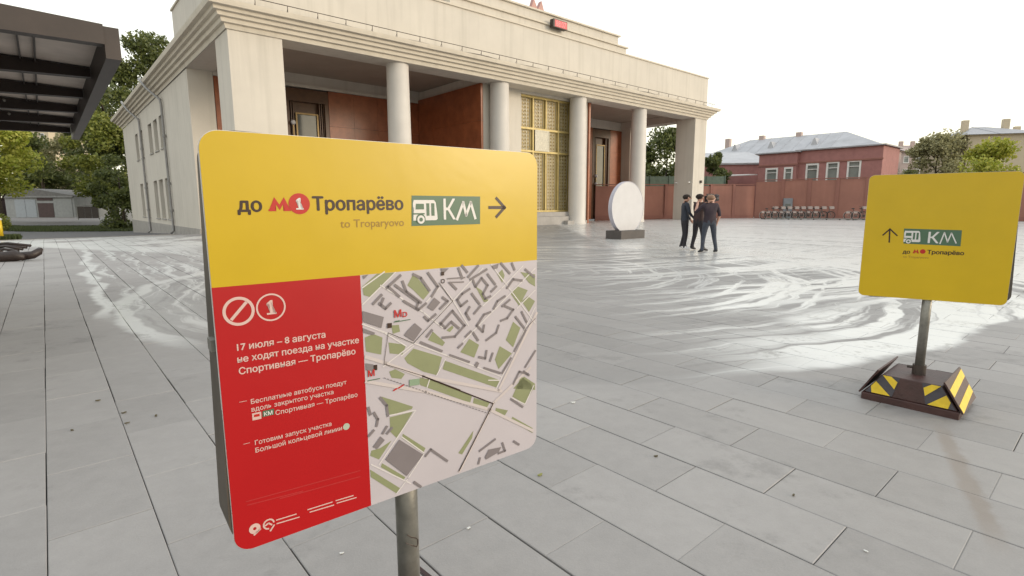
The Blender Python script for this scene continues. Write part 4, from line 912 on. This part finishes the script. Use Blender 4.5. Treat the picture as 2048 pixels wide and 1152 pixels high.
b1 = red_block('long red painted building with three white framed windows above the wall', 1590, 1757, 66, 303, [(1613, 1638, 328, 368), (1654, 1679, 324, 368), (1696, 1723, 321, 364)], 6)
b2 = red_block('lower red building section with two white framed windows', 1513, 1588, 69, 310, [(1532, 1556, 337, 370), (1569, 1586, 335, 373)], 10)
# pale roofed annex and big tin roofs behind
p = at(1405, 400, 78); AH = at(1420, 330, 78).z; annex = facade('annex_building', 'low red annex with pale metal roof beside the brick building', (p.x, p.y, 0), -.12, 9.0, 12, AH, [], brick_paint, band=False, roofm=tin_grey)
RH = at(1420, 306, 88).z; MB().hexa([(-.4, -.4, AH+.15), (9.3, -.4, AH+.15), (9.3, 11, RH), (-.4, 11, RH)], [(-.4, -.4, AH+.22), (9.3, -.4, AH+.22), (9.3, 11, RH+.1), (-.4, 11, RH+.1)]).build('pitched_roof', tin_grey, annex)
p = at(1449, 352, 72); MB().hexa([(p.x, p.y, p.z-.05), (p.x+4.2, p.y-.3, p.z+.08), (p.x+4.6, p.y+3.5, p.z+.3), (p.x+.2, p.y+3.8, p.z+.2)], [(p.x, p.y, p.z+.08), (p.x+4.2, p.y-.3, p.z+.2), (p.x+4.6, p.y+3.5, p.z+.42), (p.x+.2, p.y+3.8, p.z+.32)]).build('lean_to_roof', offwhite, None, label='thin white lean-to roof in front of the red annex', cat='roof')
def hip_roof(root, W, D, z0, h, mt, over=.6, inset=None):
    i = inset if inset is not None else min(D/2, W*.4)
    mb = MB(); v = [(-over, -over, z0), (W+over, -over, z0), (W+over, D+over, z0), (-over, D+over, z0), (i, D/2, z0+h), (W-i, D/2, z0+h)]
    mb.add(v, [(0, 1, 5, 4), (1, 2, 5), (2, 3, 4, 5), (3, 0, 4), (3, 2, 1, 0)]); r = mb.build('hip_roof', mt, root)
    k = 0; x = i
    while x < W-i:
        MB().tube([(x, -over, z0+.02), (x, D/2, z0+h+.03)], .035, 4).build('roof_seam', mt, r); x += 2.2; k += 1
        if k > 12: break
    return r
rose = mat('faded pink render', (.42, .33, .30), .85, var=.08)
def far_block(label, px0, px1, Y, eave, ridge, mt, nx, nz, D=14, roofm=tin_grey, ang=0., chim=3, hgt_low=1.0, winm=grey_glass):
    p0 = at(px0, 400, Y); p1 = at(px1, 400, Y); W = (p1.x-p0.x)/math.cos(ang); H = at(px0, eave, Y).z; wins = []
    for i in range(nx):
        for j in range(nz):
            x = W*(i+.5)/nx; z = H-2.4-j*3.1
            if z > .5: wins.append((x-.6, x+.6, z, z+1.6))
    r = facade('apartment_building', label, (p0.x, p0.y, 0), ang, W, D, H, wins, mt, band=False, roofm=mt, frame=.1, winm=winm, framem=offwhite)
    hip_roof(r, W, D, H+.15, at(px0, ridge, Y).z-H+.6, roofm)
    for c in range(chim):
        x = W*(.2+.6*c/max(1, chim-1)); MB().box(x-.4, x+.4, D*.35, D*.35+.7, H+.5, at(px0, ridge, Y).z+1.6).build('chimney', mt, r)
    return r
p0 = at(1395, 400, 118); p1 = at(1752, 400, 94); WL = math.hypot(p1.x-p0.x, p1.y-p0.y); aa = math.atan2(p1.y-p0.y, p1.x-p0.x); EH = at(1752, 293, 94).z
tb = facade('long_block', 'long building with pale grey hipped tin roof rising behind the red buildings', (p0.x, p0.y, 0), aa, WL, 15, EH, [(WL*(k+.4)/12, WL*(k+.4)/12+1.2, EH-3, EH-1.3) for k in range(12)], rose, band=False, roofm=rose, frame=.1)
hip_roof(tb, WL, 15, EH+.15, at(1415, 281, 116).z-EH+.1, tin_grey)
for k, c in enumerate((.08, .30, .52)): MB().box(WL*c-.5, WL*c+.5, 7, 8, EH+1, at(1415, 281, 116).z+.9).build('chimney', rose, tb)
for c in (.2, .42, .66): MB().hexa([(WL*c-.8, 2.0, EH+.8), (WL*c+.8, 2.0, EH+.8), (WL*c+.8, 5, EH+.8), (WL*c-.8, 5, EH+.8)], [(WL*c-.1, 2.0, EH+2.6), (WL*c+.1, 2.0, EH+2.6), (WL*c+.1, 5, EH+2.6), (WL*c-.1, 5, EH+2.6)]).build('dormer', tin_grey, tb)
far_block('pink apartment block with many chimneys left of the willow tree', 1768, 1990, 135, 306, 292, rose, 10, 4, 14, ang=-.1, chim=7, roofm=rose)
far_block('tall beige apartment block with grey hip roof at the right edge', 1922, 2036, 82, 272, 254, beige_m, 3, 0, 14, ang=-.25, chim=2, roofm=mat('slate grey roof', (.33, .33, .35), .6, var=.15))
far_block('white balconied apartment block cut by the right edge behind the small sign', 2036, 2130, 90, 275, 265, beige_m, 3, 5, 14, ang=-.2, chim=1, winm=dark_glass)
# far left block behind the trees
p0 = at(45, 400, 150); facade('apartment_building', 'tall tan apartment block behind the trees on the left', (p0.x, p0.y, 0), 0, 9.5, 14, 31, [(1.2+3*i, 2.4+3*i, 4+3.1*j, 5.7+3.1*j) for i in range(3) for j in range(8)], beige_m, band=False, frame=.1)
# green mesh fence on top of / behind lower wall
gf = mat('green fence netting', (.10, .14, .11), .8, var=.2)
q0, q1 = at(1262, 366, 59), at(1450, 366, 60)
fr_ = empty('mesh_fence', (q0.x, q0.y, 0), math.atan2(q1.y-q0.y, q1.x-q0.x), label='green mesh fence standing just behind the lower red wall', cat='fence')
fl = (q1-q0).length; MB().box(0, fl, 0, .03, 3.2, 4.5).build('netting', gf, fr_)
for k in range(6): MB().box(fl*k/5-.04, fl*k/5+.04, -.05, -.001, 0, 4.6).build('post', gf, fr_)

# rental bicycles
def bike():
    r = empty('bicycle', (0, 0, 0), 0, label='x', cat='bicycle')
    tyre = mat('tyre', (.02, .02, .02), .7, var=.1); frm = mat('bicycle frame paint', (.13, .085, .075), .45, var=.1); plate = mat('white bicycle fairing', (.40, .32, .29), .5, var=.05); black = mat('saddle black', (.02, .018, .018), .6, var=.1)
    for y in (-.55, .55):
        w = MB().torus((0, y, .34), (1, 0, 0), .31, .03, 24, 6).build('wheel', tyre, r, smooth_=True)
        sp_ = MB()
        for k in range(8):
            a = math.pi*k/8; sp_.tube([(0, y-.30*math.cos(a), .34-.30*math.sin(a)), (0, y+.30*math.cos(a), .34+.30*math.sin(a))], .004, 4)
        sp_.build('spokes', galv, w); MB().torus((0, y, .34), (1, 0, 0), .36, .018, 16, 4).build('mudguard', plate, w) if y < 0 else None
    f = MB(); f.tube([(0, .55, .34), (0, .38, .92)], .028); f.tube([(0, .42, .72), (0, -.02, .32), (0, -.22, .86)], .035); f.tube([(0, -.55, .34), (0, -.05, .32)], .016); f.tube([(0, -.55, .34), (0, -.20, .78)], .016); f.build('frame', frm, r)
    MB().ball((0, -.25, .90), .085, .13, .04, 10, 6).build('saddle', black, r, smooth_=True)
    h_ = MB(); h_.tube([(-.28, .28, 1.06), (-.1, .36, 1.02), (.1, .36, 1.02), (.28, .28, 1.06)], .014); h_.tube([(0, .38, .9), (0, .36, 1.02)], .018); h_.build('handlebar', black, r)
    bk = MB(); bk.box(-.17, .17, .42, .70, .86, .90); bk.box(-.19, .19, .70, .72, .86, 1.02); bk.box(-.19, -.17, .42, .70, .86, 1.08); bk.box(.17, .19, .42, .70, .86, 1.08); bk.build('basket', plate, r)
    MB().box(-.03, .03, -.72, -.46, .52, .66).build('rear_panel', plate, r)
    MB().cyl((-.05, -.02, .32), (.05, -.02, .32), .09, n=12).build('crank', metal_dark, r); return r
proto = bike()
ord_ = ['nearest the three people', 'second', 'third', 'fourth', 'fifth', 'sixth', 'seventh', 'last']
bxs = [1538, 1551, 1564, 1578, 1591, 1604, 1617, 1632, 1647]
lab = ['rental bicycle at the left end of the row by the wall, turned sideways', 'rental bicycle second from the left in the row by the wall', 'rental bicycle in the row just left of the grey pay terminal', 'rental bicycle in the row just right of the grey pay terminal', 'rental bicycle in the middle of the row, fifth from the left', 'rental bicycle fourth from the right end of the long row', 'rental bicycle third from the right end of the long row', 'rental bicycle second from the right end of the long row', 'rental bicycle at the right end of the long row by the wall']
for i, x in enumerate(bxs+[1712, 1728]):
    o = proto if i == 0 else copy_tree(proto)
    Yb = 53.0-i*.2 if i < 9 else 49.0-.3*(i-9); q = at(x, 430, Yb); o.scale = (1.14,)*3; o.location = (q.x, q.y, .016); o.rotation_euler = (0, 0, RANG+math.pi/2+math.pi+random.uniform(-.1, .1)+(1.0 if i == 0 else .55))
    o['label'] = lab[i] if i < 9 else ['lone rental bicycle standing apart, left of the small yellow sign', 'rental bicycle partly hidden behind the small yellow sign'][i-9]; o['group'] = 'rental bicycles parked by the red wall'
rk = MB(); q0, q1 = at(1530, 430, 52.4), at(1735, 430, 47.9); rk.tube([(q0.x, q0.y, .12), (q1.x, q1.y, .12)], .04, 6)
rkr = rk.build('bicycle_rack', galv, None, label='low steel rack rail under the rental bicycles', cat='rack')
for k in range(9):
    t = k/8; q = q0.lerp(q1, t); MB().box(q.x-.05, q.x+.05, q.y-.05, q.y+.05, 0, .1).build('foot', metal_dark, rkr)
q = at(1574, 425, 55); tm = empty('pay_terminal', (q.x, q.y, 0), -.3, label='grey pay terminal standing behind the bicycles against the red wall', cat='terminal')
MB().box(-.42, .42, -.2, .2, .0, 2.05).build('cabinet', mat('blue grey metal', (.19, .20, .22), .5, var=.1), tm, bevel=.03); MB().box(-.25, .25, -.215, -.202, 1.05, 1.5).build('screen', dark_glass, tm)

# ------------------------------------------------------------------ trees
def leaves(mb_v, mb_f, centres, radii, count, size):
    n = count; k = RNG.integers(0, len(centres), n); c = np.array(centres)[k]; r = np.array(radii)[k]
    d = RNG.normal(size=(n, 3)); d /= np.linalg.norm(d, axis=1)[:, None]; rr_ = r*(RNG.random(n)**.42)[:, None] if r.ndim > 1 else (r*(RNG.random(n)**.42))[:, None]
    p = c+d*rr_*np.array([1, 1, .8]); a = RNG.normal(size=(n, 3)); a /= np.linalg.norm(a, axis=1)[:, None]; b_ = np.cross(a, RNG.normal(size=(n, 3))); b_ /= np.linalg.norm(b_, axis=1)[:, None]
    s_ = (size*(.6+.8*RNG.random(n)))[:, None]
    quad = np.stack([p-a*s_, p-b_*s_*.6, p+a*s_, p+b_*s_*.6], 1).reshape(-1, 3); return quad
def leaf_obj(name, quad, mt, parent, kind=None):
    n = len(quad)//4; me = bpy.data.meshes.new(name); me.vertices.add(len(quad)); me.vertices.foreach_set('co', quad.ravel().astype('f'))
    me.loops.add(len(quad)); me.loops.foreach_set('vertex_index', np.arange(len(quad), dtype='i')); me.polygons.add(n); me.polygons.foreach_set('loop_start', np.arange(0, len(quad), 4, dtype='i')); me.polygons.foreach_set('loop_total', np.full(n, 4, dtype='i'))
    me.update(); me.validate(); me.materials.append(mt); o = link(bpy.data.objects.new(name, me)); o.parent = parent; return tag(o, kind=kind)
def tree(label, px, Y, H, R, mt, n=7000, size=.2, low=.25, name='tree', clumps=26, group='trees round the square', lean=0, zg=0):
    p = at(px, 430, Y); rnd = random.Random(int(px*7+Y)); root = empty(name, (p.x, p.y, zg), rnd.uniform(0, 6), label=label, cat='tree', group=group)
    t = MB(); t.tube([(0, 0, 0), (.1, 0, H*.2), (.0, .15, H*.45), (.1, .1, H*.8)], [H*.022, H*.017, H*.012, H*.003], 9); cs = []; rs = []
    for k in range(clumps):
        f = rnd.random(); z = H*(low+(.95-low)*f); env = math.sin(math.pi*min(1, max(.05, (f*.85+.12))))**.6; a = rnd.uniform(0, 6.28); q = R*env*rnd.uniform(.35, .9)
        c = (q*math.cos(a), q*math.sin(a), z); cs.append(c); rs.append(R*rnd.uniform(.2, .42))
        if k < 14:
            zb2 = max(H*.15, z-q*.8); t.tube([(0.05, .05, zb2), (c[0]*.5, c[1]*.5, (zb2+z)/2+.2), c], [H*.008, H*.005, H*.002], 5)
    t.build('trunk', bark, root, smooth_=True)
    leaf_obj('crown', leaves(None, None, cs, np.array(rs), n, size), mt, root); return root
tree('tall dark broadleaf tree rising above the wing roof', 318, 92, 31, 7.5, leaf_dark, 15000, .27, .30, clumps=40, zg=-1)
tree('dark ragged tree between the canopy corner and the wing', 232, 76, 20.5, 6.2, leaf_dark, 12000, .24, .22, clumps=30, zg=-1)
tree('broad green tree with low crown left of the wing end', 226, 72, 13.5, 4.9, leaf_mid, 12000, .20, .14, clumps=34)
tree('olive green tree behind the garage under the canopy corner', 150, 100, 15, 6.0, leaf_willow, 9000, .25, .1, clumps=26)
tree('dusky tree behind the middle of the garage', 95, 92, 13, 5.5, leaf_dark, 8000, .25, .1, clumps=26)
tree('bright yellow-green tree at the left edge above the garage', 4, 58, 11.0, 4.4, leaf_bright, 12000, .19, .30, clumps=34)
tree('small bright tree behind the garage roof', 60, 100, 14, 4.5, leaf_bright, 6000, .24, .2, clumps=22)
tree('dark bush-like tree against the far end of the wing', 248, 64, 8.5, 3.0, leaf_dark, 6000, .17, .02, clumps=20, zg=-1.1)
tree('round dark tree seen between the fourth column and the right pier', 1328, 74, 11.5, 4.6, leaf_dark, 12000, .20, .08, clumps=34)
tree('small dark tree seen through the gap beside the rear pier', 1268, 82, 8.5, 3.6, leaf_dark, 7000, .2, .06, clumps=24)
tree('narrow dark tree just right of the portico corner', 1424, 70, 8.0, 2.4, leaf_dark, 6000, .16, .1, clumps=20)
tree('pale olive willow tree behind the small sign', 1862, 84, 12.0, 5.2, leaf_willow, 11000, .20, .1, clumps=34)
tree('second pale willow crown joined to the first', 1915, 90, 12.8, 5.0, leaf_willow, 9000, .21, .1, clumps=30)
tree('bright green maple in front of the beige block', 1962, 64, 8.6, 4.0, leaf_bright, 11000, .17, .1, clumps=34)
tree('low dark shrub tree beside the red building corner', 1800, 76, 6.2, 3.0, leaf_dark, 5000, .17, .05, clumps=18)
hg = empty('hedge', tuple(at(0, 462, 31)[:2])+(0,), 0, label='clipped round green bush at the left edge of the paving', cat='bush')
leaf_obj('leaves', leaves(None, None, [(-1.3, 0, .75), (-.9, .2, .9), (-.1, .1, .7), (.2, -.1, .5), (-2, 0, .9), (-2.6, .2, .8)], np.array([.75, .7, .55, .45, .8, .8]), 6000, .05), leaf_mid, hg); MB().tube([(-1, 0, -.05), (-1, 0, .8)], [.07, .03], 6).build('stem', bark, hg)
yb = empty('yellow_post', tuple(gnd(3, 472)[:2])+(0,), 0, label='short yellow post with pale cap beside the round bush', cat='post')
MB().cyl((0, 0, 0), (0, 0, .82), .09, n=14).build('shaft', haz_y, yb, smooth_=True); MB().ball((0, 0, .86), .12, .12, .08, 12, 7).build('cap', white_m, yb, smooth_=True)

# ------------------------------------------------------------------ garage at the far left
gp = at(14, 430, 75); gr = empty('garage_building', (gp.x, gp.y, 0), .02, label='low pale grey garage with shallow gable roof and brown door', cat='building')
pale = mat('pale grey render', (.33, .33, .32), .8, var=.1, streak=.2); bluew = mat('pale blue grey doors', (.36, .38, .40), .6, var=.06); brownd = mat('brown garage door', (.075, .045, .042), .6, var=.15)
W = 9.4; MB().box(0, W, 0, 7, 0, 3.0).build('wall', pale, gr)
MB().add([(-.2, -.2, 3.0), (W+.2, -.2, 3.0), (W*.42, -.2, 4.0), (-.2, 7.2, 3.0), (W+.2, 7.2, 3.0), (W*.42, 7.2, 4.0)], [(0, 1, 2), (5, 4, 3), (0, 2, 5, 3), (2, 1, 4, 5), (0, 3, 4, 1)]).build('roof', mat('grey slate roof', (.17, .16, .15), .8, var=.15), gr)
for x0, x1, m_, z1 in ((1.3, 2.7, bluew, 2.5), (2.75, 4.15, bluew, 2.5), (4.4, 6.5, brownd, 2.0), (6.9, 9.1, pale, 2.6)): MB().box(x0, x1, -.06, -.002, .05, z1).build('door', m_, gr)
MB().box(4.4, 6.5, -.07, -.002, 2.35, 2.75).build('vent_band', brownd, gr); MB().box(0, W, -.25, -.1, 2.75, 2.99).build('gutter', pipe_m, gr)
gp = at(-60, 430, 76); MB().box(0, 4.6, 0, 5, 0, 2.6).box(-.2, 4.8, -.2, 5.2, 2.6, 2.75).build('shed', brownd, None, label='brown shed left of the pale garage, cut by the frame', cat='shed').location = (gp.x, gp.y, 0)
gp = at(156, 432, 70); gt = empty('gate', (gp.x, gp.y, -.2), .1, label='dark low metal gate between garage and trees', cat='gate')
for k in range(3): MB().box(k*.85, k*.85+.8, 0, .06, .2, 1.7).build('gate_panel', metal_dark, gt)
MB().tube([(0, 0, 0), (0, 0, 1.8), (2.55, 0, 1.8), (2.55, 0, 0)], .05, 6).build('gate_frame', galv, gt)
gp = at(228, 425, 88); facade('outbuilding', 'small pale outbuilding glimpsed between the trees and the wing', (gp.x, gp.y, -1), 0, 4, 5, 4.3, [(1.2, 2.0, 2.6, 3.6)], offwhite, band=False)
# grass verge in front of the garage
def verge(label, a_, Y0, Y1, x0, x1, n):
    pts = RNG.random((n, 2)); P = np.zeros((n, 3))
    for i in range(n):
        Yv = Y0+(Y1-Y0)*pts[i, 1]; q = at(x0+(x1-x0)*pts[i, 0], 430, Yv); P[i] = (q.x, q.y, ground_z(q.x, q.y))
    a = RNG.random(n)*6.28; w = .05; h_ = .12+.2*RNG.random(n); dx = np.stack([np.cos(a)*w, np.sin(a)*w, np.zeros(n)], 1); up = np.stack([RNG.normal(size=n)*.05, RNG.normal(size=n)*.05, h_], 1)
    quad = np.stack([P-dx, P+dx, P+dx*.3+up, P-dx*.3+up], 1).reshape(-1, 3); leaf_obj('grass', quad, grass_m, None, 'stuff')['label'] = label
verge('rough grass verge along the foot of the garage and trees', 0, 60, 73, -40, 262, 14000)
verge('grass strip under the round bush at the left edge', 0, 29, 33, -30, 34, 2500)

# ------------------------------------------------------------------ dark bundle at the left edge, litter
bp_ = gnd(22, 524); bd = empty('bundle', (bp_.x, bp_.y, .0), .15, label='dark brown rolled hose bundle lying on the paving at the left edge', cat='bundle')
dk = mat('dark brown rubber', (.022, .013, .010), .5, var=.3, scale=10, bump=.3, bscale=20)
rb = MB(); rb.tube([(-.9, .05, .16), (-.5, .0, .17), (-.15, -.05, .15), (.1, .04, .17), (.34, .02, .12)], [.15, .17, .14, .16, .07], 12); rb.build('roll', dk, bd, smooth_=True)
MB().tube([(.18, .12, .14), (.42, .22, .17), (.52, .30, .25), (.50, .40, .31)], [.12, .11, .10, .07], 10).build('roll', dk, bd, smooth_=True)
for k in range(4): MB().tube([(-.9, .30+.07*k, .24+.07*k), (-.35, .33+.05*k, .33+.055*k+.03*math.sin(k*2)), (.02+.08*k, .30+.04*k, .28+.045*k)], .038, 8).build('hose', dk, bd, smooth_=True)
MB().torus((-.2, -.03, .15), (1, 0, 0), .155, .02, 16, 6).build('strap', metal_dark, bd)
MB().tube([(-1.3, -.25, .02), (-.6, -.22, .02), (-.25, -.15, .03)], .018, 6).build('strap', metal_dark, bd)
drk = mat('dry brown leaf', (.075, .06, .03), .8, var=.3); wht = mat('scrap of white paper', (.6, .6, .58), .7, var=0); olive = mat('olive leaf', (.20, .20, .06), .7, var=.2)
lit = [(195, 802, 'k', 'small dark leaf highest of the specks on the left paving'), (248, 826, 'k', 'tiny dark leaf left of the joint on the left paving'), (254, 847, 'k', 'dark leaf just below its tiny neighbour on the left paving'), (312, 832, 'k', 'largest dark leaf lying beside the slab joint at left'),
    (144, 861, 'k', 'faint dark speck furthest left on the left paving'), (1080, 951, 'o', 'olive leaf right of the large sign pole'), (1587, 991, 'k', 'dark oval spot in front of the small sign'), (1312, 913, 'k', 'small dark speck between the two signs'), (683, 1107, 'w', 'white crumpled scrap on the paving beneath the large sign'),
    (1146, 806, 'w', 'white scrap right of the large sign map'), (1732, 1103, 'w', 'thin white scrap on the paving at the lower right'), (937, 1057, 'w', 'white fleck right of the large sign pole')]
for x, y, k, lb in lit:
    q = gnd(x, y, .018); s_ = q.y*.0042*(1.3 if k == 'o' else 1); a = random.uniform(0, 6); mbx = MB()
    pts = [(s_*(1+.35*math.sin(3*t+a))*math.cos(t), s_*.62*(1+.3*math.cos(2*t))*math.sin(t), s_*.25*random.random()) for t in [2*math.pi*i/9 for i in range(9)]]
    mbx.add(pts+[(x_, y_, z_+s_*.35) for x_, y_, z_ in pts], [tuple(reversed(range(9))), tuple(range(9, 18))]+[(i, (i+1) % 9, 9+(i+1) % 9, 9+i) for i in range(9)])
    o = mbx.build('fallen_leaf' if k != 'w' else 'paper_scrap', {'k': drk, 'w': wht, 'o': olive}[k], None, label=lb, cat='leaf' if k != 'w' else 'scrap'); o.location = q; o.rotation_euler = (0, 0, a)
